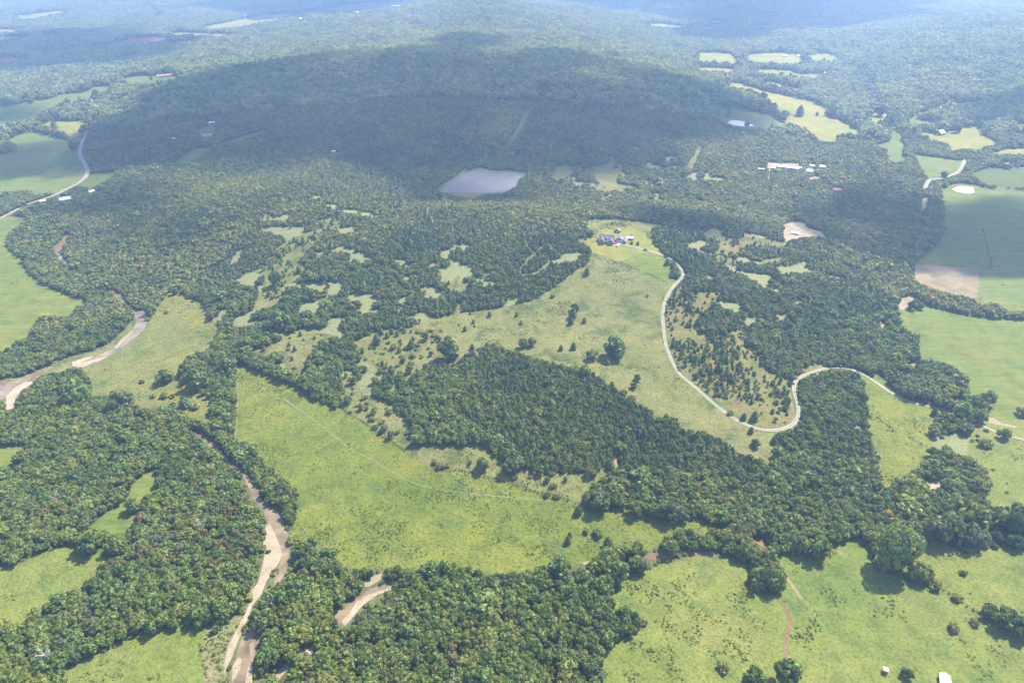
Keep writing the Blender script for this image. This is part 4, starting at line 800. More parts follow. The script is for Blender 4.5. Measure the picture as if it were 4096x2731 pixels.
for si, (s, sp, rd, kinds, th) in enumerate(SCRUB):
    A_ = np.zeros((MH, MW), np.uint8); raster(pts(s), A_, 1)
    w = ground(pts(s)); x0, y0 = w.min(0)[:2]; x1, y1 = w.max(0)[:2]
    X, Y = np.meshgrid(np.arange(x0, x1, sp), np.arange(y0, y1, sp)); r = np.random.default_rng(400 + si); X = X.ravel(); Y = Y.ravel(); X = X + r.uniform(-.5, .5, len(X)) * sp; Y = Y + r.uniform(-.5, .5, len(X)) * sp
    Z = hz(X, Y); Pq, _ = project(np.stack([X, Y, Z], 1)); ok = (lookup(A_, Pq) == 1) & (lookup(OPEN, Pq) == 1)
    ok &= (vnoise(X / 22, Y / 22, 20 + si) * .7 + r.uniform(-.5, .5, len(X)) * .9) > th
    Pt, _ = project(np.stack([X, Y, Z + rd * 1.8], 1)); ok &= lookup(OPEN, Pt) != 2
    X, Y, Z = X[ok], Y[ok], Z[ok]; ks = kinds.split()
    for x, y, z in zip(X, Y, Z): scrub.append((x, y, z, ks[r.integers(len(ks))], rd * math.exp(r.normal(0, .3)), si))
print('scrub', len(scrub))

# ------------------------------------------------------------------ single trees that stand out, one by one
SINGLE = [  # tile, base x, y, width in that tile, kind, label
 ('7', 918, 388, 92, 'oak', 'round dark green tree standing alone on the narrow green strip'),
 ('9', 1440, 765, 245, 'big0', 'very large yellow-green tree on the edge of the right pasture'), ('9', 1630, 840, 150, 'big1', 'dark bushy tree just right of the very large yellow-green tree'),
 ('9', 930, 690, 150, 'lime', 'tall yellow-green tree with a ragged crown beside the creek mouth'), ('9', 605, 900, 160, 'big1', 'dark tree between the pale track and the fallen tree'),
 ('9', 800, 660, 120, 'lime', 'light green tree left of the ragged tall tree by the creek'), ('9', 590, 730, 110, 'lime', 'bright green tree at the head of the pale track'),
 ('9', 280, 1478, 92, 'shrub', 'dark round bush alone in the pasture near the bottom edge'), ('9', 1858, 1198, 72, 'shrub', 'dark round bush in the pasture above the patch of tall weeds'), ('9', 2008, 1166, 62, 'shrub', 'lighter round bush left of the dark clump at the right edge'),
 ('9', 1890, 995, 70, 'shrub', 'round bush halfway along the faint fence line'), ('9', 1735, 912, 95, 'shrub', 'low bush at the upper end of the faint fence line'), ('9', 1930, 818, 52, 'shrub', 'small bush in the upper right pasture'),
 ('9', 1632, 632, 72, 'lime', 'small upright tree right of the very large yellow-green tree'), ('9', 1965, 660, 62, 'shrub', 'small dark bush under the round pale tree'), ('9', 2143, 632, 52, 'shrub', 'small grey bush at the foot of the tree belt'), ('9', 2282, 632, 100, 'grey', 'pale round tree at the foot of the tree belt'),
 ('9', 1965, 612, 150, 'grey', 'round grey-green tree in front of the tree belt'), ('9', 1790, 570, 210, 'grey', 'broad pale green tree in the pasture belt'), ('9', 2010, 480, 200, 'oak', 'big bushy tree in the middle of the pasture belt'), ('9', 2260, 520, 200, 'oak', 'dark grey-green tree at the right end of the pasture belt'),
 ('9', 705, 1567, 165, 'lime', 'yellow-green tree at the end of the gully'), ('9', 480, 1567, 140, 'oak', 'dark clump beside the tree at the end of the gully'), ('9', 1540, 1522, 72, 'grey', 'thin grey shrub between the tan box and the green-roofed shed'),
 ('9', 2100, 1100, 95, 'grey', 'grey tree at the left end of the dark clump by the right edge'), ('9', 2200, 1170, 140, 'oak', 'dark tree in the clump by the right edge'), ('9', 2310, 1230, 130, 'oak', 'lowest tree of the dark clump by the right edge'), ('9', 1410, 420, 60, 'gold', 'golden yellow tree by the stony creek'),
 ('8', 1685, 528, 62, 'shrub', 'small dark bush at the left of three in the big meadow'), ('8', 1760, 552, 84, 'shrub', 'dark round bush in the middle of three in the big meadow'), ('8', 1832, 628, 72, 'cedar', 'pointed dark tree below the round bush in the big meadow'), ('8', 1560, 605, 50, 'cedar', 'dark narrow cedar in the big meadow, lower of two'), ('8', 1572, 562, 36, 'cedar', 'small cedar in the big meadow, upper of two'),
 ('8', 1418, 278, 62, 'shrub', 'grey bush on the hedge line'), ('8', 1482, 292, 54, 'shrub', 'small dark bush at the end of the hedge line'), ('8', 1160, 118, 130, 'grey', 'large grey-green bush below the young wood'), ('8', 1190, 155, 60, 'shrub', 'small dark bush at the foot of the large grey-green bush'), ('8', 972, 95, 95, 'lime', 'bright green small tree above the hedge line'), ('8', 685, 88, 76, 'shrub', 'dark bush at the start of the hedge line'), ('8', 1372, 132, 60, 'lime', 'light green bush under the wood edge'),
 ('8', 1630, 405, 56, 'cedar', 'leaning dark tree where the meadow track ends'), ('8', 1765, 372, 150, 'grey', 'broad grey-green bush beside the meadow track end'), ('8', 2030, 402, 120, 'oak', 'round dark tree at the wood edge above the meadow'), ('8', 2260, 440, 165, 'grey', 'rounded pale tree at the wood edge above the meadow'), ('8', 183, 812, 50, 'shrub', 'small dark bush beside the sandy patch'),
 ('8', 2030, 700, 130, 'oak', 'tree at the creek with bare top branches'), ('8', 1900, 860, 150, 'lime', 'tall green tree in the bend of the creek'), ('8', 1500, 850, 170, 'lime', 'tall yellow-green tree on the meadow side of the creek'), ('8', 1385, 920, 80, 'lime', 'bright yellow-leaved young tree in the creek wood'),
 ('5', 1880, 885, 172, 'lime', 'wide bushy light green tree alone on the slope below the house'), ('5', 735, 905, 155, 'oak', 'big round dark oak alone on the slope'), ('5', 1722, 905, 105, 'grey', 'grey-green bush left of the wide bushy tree'), ('5', 1608, 572, 66, 'oak', 'uppermost tree of a short column on the slope'), ('5', 1592, 622, 60, 'cedar', 'middle tree of a short column on the slope'), ('5', 1580, 665, 44, 'cedar', 'lowest tree of a short column on the slope'), ('5', 1672, 655, 36, 'cedar', 'small cedar right of the short tree column'),
 ('5', 1020, 612, 32, 'cedar', 'tiny cedar in the upper grass strip'), ('5', 1456, 478, 44, 'shrub', 'bush near the upper wood edge'), ('5', 2106, 475, 32, 'shrub', 'small dark bush near the driveway bend'), ('5', 1690, 325, 44, 'cedar', 'dark cedar below the lawn'), ('5', 1598, 838, 44, 'cedar', 'small cedar above the young wood, left'), ('5', 1512, 845, 34, 'cedar', 'narrow cedar above the young wood'), ('5', 900, 838, 36, 'cedar', 'small cedar right of the round oak'), ('5', 355, 835, 66, 'shrub', 'light green bush on the left slope'), ('5', 482, 828, 54, 'cedar', 'dark cedar on the left slope'),
 ('5', 385, 745, 36, 'cedar', 'narrow cedar below the hillside wood'), ('5', 316, 757, 36, 'cedar', 'small round cedar below the hillside wood'), ('5', 406, 678, 34, 'cedar', 'round cedar touching the hillside wood'), ('5', 1862, 1100, 40, 'cedar', 'narrow cedar at the wood corner'), ('5', 1675, 1030, 96, 'lime', 'tall green tree at the top of the young wood'), ('5', 1832, 940, 36, 'cedar', 'small tree below the wide bushy tree'), ('5', 1940, 1160, 58, 'oak', 'round tree at the wood corner below the slope'), ('5', 2012, 1105, 52, 'oak', 'round tree beside the driveway slope'), ('5', 2036, 1052, 56, 'grey', 'grey bush beside the driveway slope'), ('5', 2000, 1185, 64, 'shrub', 'spreading bush at the wood corner below the slope'), ('5', 1250, 825, 72, 'oak', 'dark tree at the top of the young wood'), ('5', 1310, 815, 66, 'lime', 'light tree at the top of the young wood'),
 ('4', 1145, 1060, 118, 'oak', 'wide dark tree alone in the yellow meadow'), ('4', 1150, 588, 38, 'shrub', 'small dark bush at the top of the yellow meadow'), ('4', 980, 1068, 36, 'shrub', 'small grey bush in the yellow meadow'), ('4', 1190, 1170, 46, 'shrub', 'dark bush in the scattered row on the yellow meadow'), ('4', 1278, 1232, 76, 'cedar', 'bushy cedar in the scattered row on the yellow meadow'), ('4', 1352, 1242, 72, 'shrub', 'grey bush at the right of the scattered row on the yellow meadow'), ('4', 1195, 1226, 46, 'shrub', 'lowest bush at the left of the scattered row'), ('4', 1130, 1172, 62, 'shrub', 'pale bush in the scattered row on the yellow meadow'), ('4', 1058, 1168, 42, 'shrub', 'palest bush at the left of the scattered row'), ('4', 1018, 640, 40, 'shrub', 'dark bush on the river bank'), ('4', 1210, 458, 52, 'grey', 'pale bush where the yellow meadow meets the wood'), ('4', 1045, 598, 72, 'lime', 'light green bush on the outer river bend'), ('4', 1575, 1000, 96, 'lime', 'light green tree at the tip of the big meadow'), ('4', 1890, 935, 92, 'oak', 'dark round tree by the small clearing'), ('4', 540, 1200, 140, 'lime', 'broad green tree beside the yellow meadow'), ('4', 1360, 1110, 150, 'grey', 'pale tall tree in the row between the meadows'), ('4', 1280, 1010, 90, 'oak', 'dark tree left of the pale tall tree'), ('4', 850, 1250, 150, 'grey', 'grey-green tree below the yellow meadow'), ('4', 1930, 700, 140, 'lime', 'yellow-green tree at the foot of the hillside wood'), ('4', 1910, 395, 100, 'lime', 'light green tree on the ridge strip'),
 ('7', 640, 655, 150, 'oak', 'dark round tree at the top of the left pasture'), ('7', 820, 660, 130, 'oak', 'dark tree right of the round one at the top of the left pasture'), ('7', 1060, 1215, 100, 'lime', 'bright green small tree at the top of the bottom pasture'), ('7', 1490, 1215, 56, 'oak', 'bright green bush at the head of the weedy strip'), ('7', 1848, 668, 40, 'shrub', 'small bush growing on the gravel bar'),
 ('6', 470, 1412, 38, 'cedar', 'small dark cedar at the driveway edge'), ('6', 418, 1322, 42, 'cedar', 'dark cedar in the loop of the driveway, left'), ('6', 492, 1325, 56, 'cedar', 'taller cedar in the loop of the driveway'), ('6', 775, 1418, 46, 'cedar', 'dark cedar outside the driveway bend'), ('6', 626, 1482, 44, 'cedar', 'dark cedar below the driveway bend'), ('6', 728, 1450, 72, 'lime', 'bright green tree below the driveway bend'), ('6', 498, 1505, 66, 'grey', 'grey bush below the driveway'), ('6', 1562, 1168, 112, 'oak', 'round tree above the driveway'), ('6', 2092, 1225, 95, 'oak', 'dark round tree right of the creek'), ('6', 2212, 1452, 78, 'oak', 'round tree beside the driveway at the right edge'), ('6', 2082, 1502, 84, 'shrub', 'spreading bush below the driveway'), ('6', 2328, 1292, 82, 'shrub', 'dark bush at the right edge above the driveway'), ('6', 1730, 1292, 42, 'cedar', 'small cedar left of the driveway bridge'), ('6', 2040, 1340, 95, 'oak', 'dark tree right of the driveway bridge'), ('6', 1995, 1250, 90, 'oak', 'dark tree above the driveway bridge'), ('6', 1905, 1330, 110, 'lime', 'yellow-green tree over the driveway bridge'),
 ('X', 680, 1115, 150, 'oak', 'left tree of the clump on the sandy corner'), ('X', 830, 1105, 150, 'oak', 'right tree of the clump on the sandy corner'), ('X', 740, 1050, 130, 'oak', 'back tree of the clump on the sandy corner'),
 ('H', 200, 435, 190, 'oak', 'large round tree left of the house'), ('H', 70, 530, 62, 'cedar', 'small pointed tree left of the large round lawn tree'), ('H', 310, 482, 36, 'cedar', 'tiny dark cedar left of the house'), ('H', 415, 458, 48, 'cedar', 'small cedar behind the house corner'), ('H', 418, 342, 36, 'shrub', 'thin sapling behind the house'), ('H', 700, 168, 62, 'cedar', 'slim tree on the grass behind the shed'), ('H', 1155, 628, 84, 'oak', 'dark tree right of the small garage'), ('H', 1300, 645, 76, 'cedar', 'round dark tree on the lawn above the driveway'), ('H', 1665, 402, 110, 'oak', 'dark tree at the right end of the lawn'), ('H', 1140, 405, 40, 'shrub', 'pale sapling behind the garages'), ('H', 605, 655, 32, 'shrub', 'sapling in front of the house'), ('H', 800, 705, 42, 'shrub', 'young tree in the mown ring before the house'), ('H', 1980, 1120, 130, 'cedar', 'dark cedar at the driveway bend below the lawn'), ('H', 2150, 1130, 80, 'cedar', 'cedar right of the driveway bend below the lawn'), ('H', 2150, 1330, 150, 'oak', 'tree group beside the driveway below the lawn'),
 ('3', 320, 800, 38, 'cedar', 'small dark tree left of the pale pond'), ('3', 440, 875, 40, 'oak', 'round tree on the shore of the pale pond'), ('3', 805, 800, 52, 'cedar', 'dark tree on the line between two far fields, left'), ('3', 925, 798, 20, 'cedar', 'tiny pointed tree on the line between two far fields'), ('3', 995, 798, 44, 'oak', 'dark tree on the line between two far fields, right'), ('3', 705, 797, 60, 'shrub', 'low dark bush on the line between two far fields'), ('3', 1885, 915, 52, 'grey', 'pale round tree right of the white-roofed barn'), ('3', 1800, 1220, 44, 'oak', 'tree at the edge of the far gravel lane'), ('3', 1355, 800, 72, 'oak', 'dark round tree beside the far road'), ('3', 1800, 1290, 62, 'shrub', 'bush beside the lime heap'),
 ('3', 680, 528, 34, 'oak', 'middle of three round trees on a far field'), ('3', 638, 528, 18, 'oak', 'smallest of three round trees on a far field'), ('3', 742, 526, 20, 'oak', 'right of three round trees on a far field'), ('1', 665, 668, 46, 'oak', 'dark tree on the far left field edge'), ('1', 212, 715, 36, 'oak', 'dark tree on the far left field'), ('1', 1042, 552, 20, 'oak', 'small dark tree on the far upper field'), ('1', 380, 900, 40, 'cedar', 'pointed dark tree in the hedge of the left field'), ('1', 512, 1030, 52, 'oak', 'dark tree at the corner by the left road'),
]
def plant(kind, loc, rad_, hscale, label, group=None, rz=None, tint=None):
    if kind.startswith('big'): cm, tm = PROTO['big'][int(kind[3])]; nm, cat = 'broadleaf_tree', 'tree'
    else:
        cm, tm = random.choice(PROTO[kind])
        nm, cat = {'cedar': ('cedar_tree', 'tree'), 'shrub': ('shrub', 'bush')}.get(kind, ('broadleaf_tree', 'tree'))
    o = thing(nm, label, cat, loc, random.uniform(0, 6.28) if rz is None else rz, group); o.scale = (rad_, rad_, hscale)
    c = link('crown', cm, o); c['tint'] = random.uniform(.1, .7) if tint is None else float(tint); link('trunk', tm, o)
    return o
single_pos = []
GB = ground([px(t, x, y) for t, x, y, *_ in SINGLE])
for (t, x, y, w, kind, label), g in zip(SINGLE, GB):
    dist = math.sqrt(g[0] ** 2 + g[1] ** 2 + (CAM_Z - g[2]) ** 2)
    rad_ = w / TILES[t][2] * dist / FPX / 2
    plant(kind, g, rad_ * .95, rad_ * {'cedar': .95, 'shrub': 1.0, 'big0': 1.45, 'big1': 1.1, 'lime': 1.15}.get(kind, 1.05) * (.8 if 'wide' in label or 'bushy' in label else 1), label)
    single_pos.append((g[0], g[1], rad_))
SPOS = np.array(single_pos)
def clear_of_singles(a, fac=.85):
    keep = np.ones(len(a), bool)
    for x, y, r_ in SPOS: keep &= np.hypot(a[:, 0] - x, a[:, 1] - y) > r_ * fac
    return keep
trees = trees[clear_of_singles(trees)]
n_single_b = sum(1 for s in SINGLE if s[4] not in ('cedar', 'shrub')); n_single_c = sum(1 for s in SINGLE if s[4] == 'cedar'); n_single_s = sum(1 for s in SINGLE if s[4] == 'shrub')
# the largest trees of the woods in view become single trees too
allz = np.concatenate([trees[:, :3]]); Pv, dv = project(allz + np.stack([np.zeros(len(trees)), np.zeros(len(trees)), trees[:, 5] * 1.4], 1))
app = trees[:, 4] / np.linalg.norm(allz - [0, 0, CAM_Z], axis=1) * ((Pv[:, 0] > 20) & (Pv[:, 0] < 4076) & (Pv[:, 1] > 0) & (Pv[:, 1] < 2715))
is_c = trees[:, 3] == 3
ib = np.nonzero(~is_c)[0]; ib = ib[np.argsort(-app[ib])][:300 - n_single_b]
MARKS = [('D', x, y, w) for x, y, w in [(625, 1230, 'the gravel bar'), (850, 1370, 'the creek bend'), (540, 1530, 'the river mouth at the bottom'), (300, 1490, 'the bottom pasture'), (120, 1330, 'the left pasture'), (280, 1160, 'the narrow green strip'), (10, 1040, 'the left edge'), (480, 1020, 'the river reach'),
 (820, 1330, 'the sandy patch'), (1100, 1290, 'the big meadow'), (1480, 1400, 'the right pasture'), (1300, 1530, 'the bottom edge'), (950, 1540, 'the bottom edge'), (1430, 1300, 'the red creek bank'), (660, 1180, 'the big meadow'), (20, 1400, 'the left edge'), (20, 1550, 'the bottom left corner'), (1750, 1270, 'the pale track'), (2050, 1300, 'the very large tree'),
 (1590, 800, 'the upper driveway'), (1680, 930, 'the lower driveway'), (1790, 960, 'the driveway hairpin'), (1640, 700, 'the top of the glade'), (1720, 850, 'the middle of the glade'), (800, 830, 'the small clearing'), (820, 940, 'the hedge line'), (1000, 860, 'the round oak'), (2300, 1220, 'the right edge'), (2160, 1100, 'the stony creek'), (1560, 1220, 'the meadow corner'), (930, 1020, 'the hedge bottom'), (480, 1400, 'the weedy strip'), (700, 560, 'the ridge top'), (620, 680, 'the foot of the ridge'), (740, 740, 'the hillside wood'), (1700, 560, 'the sandy clearing')]]
MP = ground([px(t, x, y) for t, x, y, w in MARKS])
def near_mark(x, y):
    return MARKS[int(np.argmin(np.hypot(MP[:, 0] - x, MP[:, 1] - y)))][3]
def size_word(v, lo, hi): return 'small ' if v < lo else ('large ' if v > hi else '')
def colour_word(kd, t):
    if kd == 0: return 'dark green' if t < .33 else ('mid green' if t < .62 else ('olive green' if t < .85 else 'brownish green'))
    return {1: 'yellow-green', 2: 'grey-green', 4: 'browning'}[kd]
for i in ib:
    x, y, z, kd, r_, h_, zi = trees[i]; w = ZONES[int(zi)][6]; t = random.random(); kd = int(kd)
    lb = '%s%s tree %s, near %s' % (size_word(r_ / ZR[int(zi)], 1.15, 1.7), colour_word(kd, t), w, near_mark(x, y))
    plant(KINDS[kd], (x, y, z), r_, h_, lb, 'trees ' + w, tint=t)
scr = np.array([(s[0], s[1], s[2], s[4]) for s in scrub]); sk = np.array([s[3] for s in scrub]); si_ = np.array([s[5] for s in scrub])
Pv2, _ = project(scr[:, :3]); app2 = scr[:, 3] / np.linalg.norm(scr[:, :3] - [0, 0, CAM_Z], axis=1) * ((Pv2[:, 0] > 20) & (Pv2[:, 0] < 4076) & (Pv2[:, 1] < 2715))
SW = ['on the grassy slope', 'above the hedge line', 'below the young wood', 'on the dry glade', 'on the dry clearing right of the lawn', 'on the grassy ridge strip', 'on the small clearing above the meadow', 'beside the stony creek', 'on the weedy strip', 'on the upper grass strip', 'in the right pasture', 'on the tan clearing', 'on the dry glade', 'below the driveway bridge']
def label_scrub(i, t):
    k = sk[i]; nm = {'cedar': 'dark cedar' if t < .5 else 'olive cedar', 'shrub': 'green shrub' if t < .5 else 'greyish shrub'}.get(k, 'leafy young tree')
    return '%s%s %s, near %s' % (size_word(scr[i, 3], 1.6 if k == 'cedar' else 2.0, 2.3 if k == 'cedar' else 3.0), nm, SW[si_[i]], near_mark(scr[i, 0], scr[i, 1]))
taken = np.zeros(len(scr), bool)
for kk, lim in (('cedar', 300 - n_single_c), ('shrub', 300 - n_single_s)):
    c = np.nonzero(sk == kk)[0]; c = c[np.argsort(-app2[c])][:lim]
    c = c[clear_of_singles(scr[c])]
    for i in c:
        r_ = scr[i, 3]; t = random.random(); plant(kk, scr[i, :3], r_, r_ * random.uniform(.85, 1.1), label_scrub(i, t), {'cedar': 'cedars ', 'shrub': 'shrubs '}[kk] + SW[si_[i]], tint=t); taken[i] = True
rest_trees = np.delete(trees, ib, 0)
sc_left = np.nonzero(~taken & clear_of_singles(scr))[0]
print('singles', round(time.time() - T0, 1))

# ------------------------------------------------------------------ scattered woods (what nobody could count)
def scatter(name, pos, scl, rot, pid, tint):
    me = bpy.data.meshes.new(name); k = len(pos); me.vertices.add(k); me.vertices.foreach_set('co', np.asarray(pos, np.float32).ravel())
    for nm, ty, dat, key in (('size', 'FLOAT_VECTOR', scl, 'vector'), ('turn', 'FLOAT_VECTOR', rot, 'vector'), ('pick', 'INT', pid, 'value'), ('tint', 'FLOAT', tint, 'value')):
        a = me.attributes.new(nm, ty, 'POINT'); a.data.foreach_set(key, np.asarray(dat, np.int32 if ty == 'INT' else np.float32).ravel())
    me.update(); o = link(name, me)
    ng = bpy.data.node_groups.new(name, 'GeometryNodeTree')
    ng.interface.new_socket('Geometry', in_out='INPUT', socket_type='NodeSocketGeometry'); ng.interface.new_socket('Geometry', in_out='OUTPUT', socket_type='NodeSocketGeometry')
    gi = ng.nodes.new('NodeGroupInput'); go = ng.nodes.new('NodeGroupOutput'); ip = ng.nodes.new('GeometryNodeInstanceOnPoints'); ci = ng.nodes.new('GeometryNodeCollectionInfo')
    ci.inputs['Collection'].default_value = LIB; ci.inputs['Separate Children'].default_value = True; ci.inputs['Reset Children'].default_value = True
    def named(nm, ty):
        nd = ng.nodes.new('GeometryNodeInputNamedAttribute'); nd.data_type = ty; nd.inputs['Name'].default_value = nm
        return nd.outputs[0]
    ip.inputs['Pick Instance'].default_value = True
    lk = ng.links.new
    lk(gi.outputs[0], ip.inputs['Points']); lk(ci.outputs[0], ip.inputs['Instance']); lk(named('pick', 'INT'), ip.inputs['Instance Index'])
    lk(named('size', 'FLOAT_VECTOR'), ip.inputs['Scale']); lk(named('turn', 'FLOAT_VECTOR'), ip.inputs['Rotation']); lk(ip.outputs[0], go.inputs[0])
    md = o.modifiers.new('scatter', 'NODES'); md.node_group = ng
    o['kind'] = 'stuff'; return o
sr = np.random.default_rng(77)
def picks(kinds, dist):
    out = np.empty(len(kinds), int)
    for i, (k, d) in enumerate(zip(kinds, dist)):
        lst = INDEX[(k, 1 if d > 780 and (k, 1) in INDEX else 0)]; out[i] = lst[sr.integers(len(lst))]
    return out
def spin(k): return np.stack([sr.normal(0, .09, k), sr.normal(0, .09, k), sr.uniform(0, 6.28, k)], 1)
al = np.concatenate([rest_trees, ft]); kn = np.array(KINDS)[al[:, 3].astype(int)]
o = scatter('forest', al[:, :3], np.stack([al[:, 4], al[:, 4] * sr.uniform(.75, 1.2, len(al)), al[:, 5]], 1), spin(len(al)), picks(kn, np.hypot(al[:, 0], al[:, 1])), sr.uniform(0, 1, len(al)))
o['label'] = 'closed broadleaf and cedar woods covering the hills'
r_ = sr.uniform(.85, 1.2, len(pat)); pp = np.array(INDEX[('patch', 2)])[sr.integers(5, size=len(pat))]
o = scatter('forest', pat, np.stack([r_, r_, sr.uniform(.85, 1.25, len(pat))], 1), spin(len(pat)), pp, sr.uniform(0, 1, len(pat))); o['label'] = 'far wooded hills fading into the haze'
if len(sc_left):
    q = scr[sc_left]; o = scatter('undergrowth', q[:, :3], np.stack([q[:, 3]] * 3, 1), spin(len(q)), picks(sk[sc_left], np.hypot(q[:, 0], q[:, 1])), sr.uniform(0, 1, len(q))); o['label'] = 'small scrub on the dry glades and old fields'
# low bushes filling the gaps under and beside the trees
X, Y = grid(4.3, 200, 1000, 650); Z = hz(X, Y); iv, P, dd = in_view(X, Y, Z, 150); X, Y, Z, P = X[iv], Y[iv], Z[iv], P[iv]
Pt, _ = project(np.stack([X, Y, Z + 1.6], 1)); ok = (lookup(OPEN, P) == 0) & (lookup(OPEN, Pt) == 0) & (grassy(X, Y) < .3); X, Y, Z = X[ok], Y[ok], Z[ok]; k = len(X); b_ = 1.7 * np.exp(sr.normal(0, .3, k))
o = scatter('undergrowth', np.stack([X, Y, Z], 1), np.stack([b_, b_, b_ * sr.uniform(.7, 1.1, k)], 1), spin(k), picks(['shrub'] * k, np.hypot(X, Y)), sr.uniform(0, 1, k)); o['label'] = 'low bushes under the edges of the woods'
# weeds on the nearer open ground
WEEDY = np.zeros((MH, MW), np.uint8)
for nm, mt, s in FIELDS:
    v = {'meadow': 3, 'old_field': 4, 'yellow_meadow': 2, 'pasture': 2, 'glade': 1, 'weed_strip': 3, 'hay': 1}.get(mt)
    if v: raster(grow_out(pts(s)), WEEDY, v)
raster(pts(OVER[0][2]), WEEDY, 0); raster(pts(OVER[1][2]), WEEDY, 0)
X, Y = grid(1.9, 215, 900, 500); Z = hz(X, Y); iv, P, dd = in_view(X, Y, Z, 120); X, Y, Z, P = X[iv], Y[iv], Z[iv], P[iv]
wv = lookup(WEEDY, P); cl = vnoise(X / 42, Y / 42, 30) * .5 + vnoise(X / 13, Y / 13, 31) * .5 + vnoise(X / 5, Y / 5, 32) * .35 + sr.uniform(-.3, .3, len(X))
ok = (lookup(OPEN, P) == 1) & (((wv == 3) & (cl > .34)) | ((wv == 2) & (cl > .66)) | ((wv == 4) & (cl > .46)) | ((wv == 1) & (cl > .95)))
X, Y, Z, cl = X[ok], Y[ok], Z[ok], cl[ok]; k = len(X); s_ = sr.uniform(.5, 1.05, k) * np.clip(.7 + cl * .5, .6, 1.3)
o = scatter('weeds', np.stack([X, Y, Z], 1), np.stack([s_, s_, s_ * sr.uniform(.6, 1.0, k)], 1), spin(k), np.array(INDEX[('weed', 0)])[sr.integers(4, size=k)], sr.uniform(0, 1, k)); o['label'] = 'tall weeds and tussocks in the meadows'
print('weeds', k, 'forest', len(al), round(time.time() - T0, 1))

# ------------------------------------------------------------------ hedge lines along fences
def hedge(s, h, w, label, per=9, mat='oak'):
    c = smooth_line(pts(s), 2.5); P = Parts(); r = np.random.default_rng(int(abs(c[0, 0]) * 10))
    c0 = c.mean(0); z0 = float(hz(c0[:1], c0[1:])[0])
    for x, y in c:
        f_ = max(.15, 1 + .8 * float(vnoise(np.array([x / 9]), np.array([y / 9]), 3)[0])); m = per
        p = np.stack([x + r.normal(0, w * .3, m) * f_, y + r.normal(0, w * .3, m) * f_, hz(np.array([x]), np.array([y]))[0] + r.uniform(.1, h, m) * f_], 1)
        nn = rand_dirs(r, m); nn[:, 2] = np.abs(nn[:, 2]) + .3; nn /= np.linalg.norm(nn, axis=1)[:, None]
        v, f, l = cards(p - [c0[0], c0[1], z0], nn, .5, r); P.add(v, f, l)
    v, f, l, m = P.arrays(); o = link('hedge', fast_mesh('hedge', v, f, [L[mat]], leaf=l)); o.location = (c0[0], c0[1], z0); o['label'] = label; o['category'] = 'hedge'
hedge("8:780,100 880,118 960,140 1060,165 1140,190 1230,215 1330,250 1400,275 1500,295 1560,318", 2.6, 2.4, 'dark overgrown hedge line across the big meadow below the young wood')
hedge("5:1920,240 2000,270 2100,315 2180,350 2245,385", .9, .9, 'straight overgrown fence line below the lawn')
hedge("5:0,1245 90,1300 160,1345 250,1410 330,1465 440,1535", 2.0, 2.0, 'overgrown fence line along the upper side of the big meadow')
hedge("6:2065,0 2085,80 2105,170 2120,285 2040,280", .9, .8, 'thin dark fence line through the shaded hay field')
hedge("X:720,262 1000,276 1300,292 1700,322", .7, .7, 'thin fence line along the top of the bare soil')
hedge("9:1740,895 1800,930 1880,985 1960,1040 2030,1080", .9, .9, 'faint fence line at the lower right pasture')

# ------------------------------------------------------------------ bare and fallen trees
def bare_tree(tile, x, y, h_px, label, lean=0.0):
    g = ground([px(tile, x, y)])[0]; dist = math.sqrt(g[0] ** 2 + g[1] ** 2 + (CAM_Z - g[2]) ** 2); h = h_px / TILES[tile][2] * dist / FPX * .95
    r = np.random.default_rng(int(x + y)); T = Parts(); B = Parts()
    top = np.array([lean * h, 0, h * .55]); v, f = tube((0, 0, -.2), top, .035 * h, .018 * h, 6); T.add(v, f, .5)
    for i in range(9):
        p = top * r.uniform(.5, 1.0); a = r.uniform(0, 6.28); d = np.array([math.cos(a) * .6, math.sin(a) * .6, r.uniform(.5, 1.1)]); q = p + d * h * r.uniform(.25, .45); v, f = tube(p, q, .014 * h, .007 * h, 4); B.add(v, f, .5)
        for j in range(3):
            p2 = p + (q - p) * r.uniform(.4, 1); d2 = d + r.normal(0, .5, 3); v, f = tube(p2, p2 + d2 * h * .16, .007 * h, .003 * h, 3); B.add(v, f, .5)
    o = thing('dead_tree', label, 'tree', g)
    for nm, Q in (('trunk', T), ('branches', B)):
        v, f, l, m = Q.arrays(); link(nm, fast_mesh(nm, v, f, [DEAD], leaf=l), o)
bare_tree('7', 400, 330, 110, 'bare grey dead tree in the left bank wood near the browned oaks'); bare_tree('7', 1405, 520, 130, 'pale leafless tree in the gap left of the gravel bar'); bare_tree('7', 345, 1440, 170, 'bare grey tree at the edge of the bottom pasture'); bare_tree('8', 2025, 640, 120, 'tree with bare white branches beside the creek'); bare_tree('5', 1783, 1020, 50, 'thin dead snag on the slope above the young wood'); bare_tree('8', 1775, 730, 100, 'leaning bare snag by the creek bank', .3)
g = ground([px('9', 560, 930)])[0]
o = thing('fallen_tree', 'fallen tree with rusty brown leaves and pale trunk in the pasture', 'tree', g)
v, f = tube((6, -1, .7), (-7, 3.5, .9), .42, .14, 7); link('trunk', fast_mesh('trunk', v, f, [DEAD]), o)
rr_ = np.random.default_rng(5); p = np.array([-7, 3.2, .8]) + rr_.normal(0, 1, (160, 3)) * [3.2, 1.2, .5]; p[:, 2] = np.abs(p[:, 2]) * .9 + .1
v, f, l = cards(p, rand_dirs(rr_, 160), .45, rr_); RUST = leaf_mat('rusty dead leaves', [(0, (.24, .085, .05)), (1, (.3, .12, .07))]); link('crown', fast_mesh('crown', v, f, [RUST], leaf=l), o)

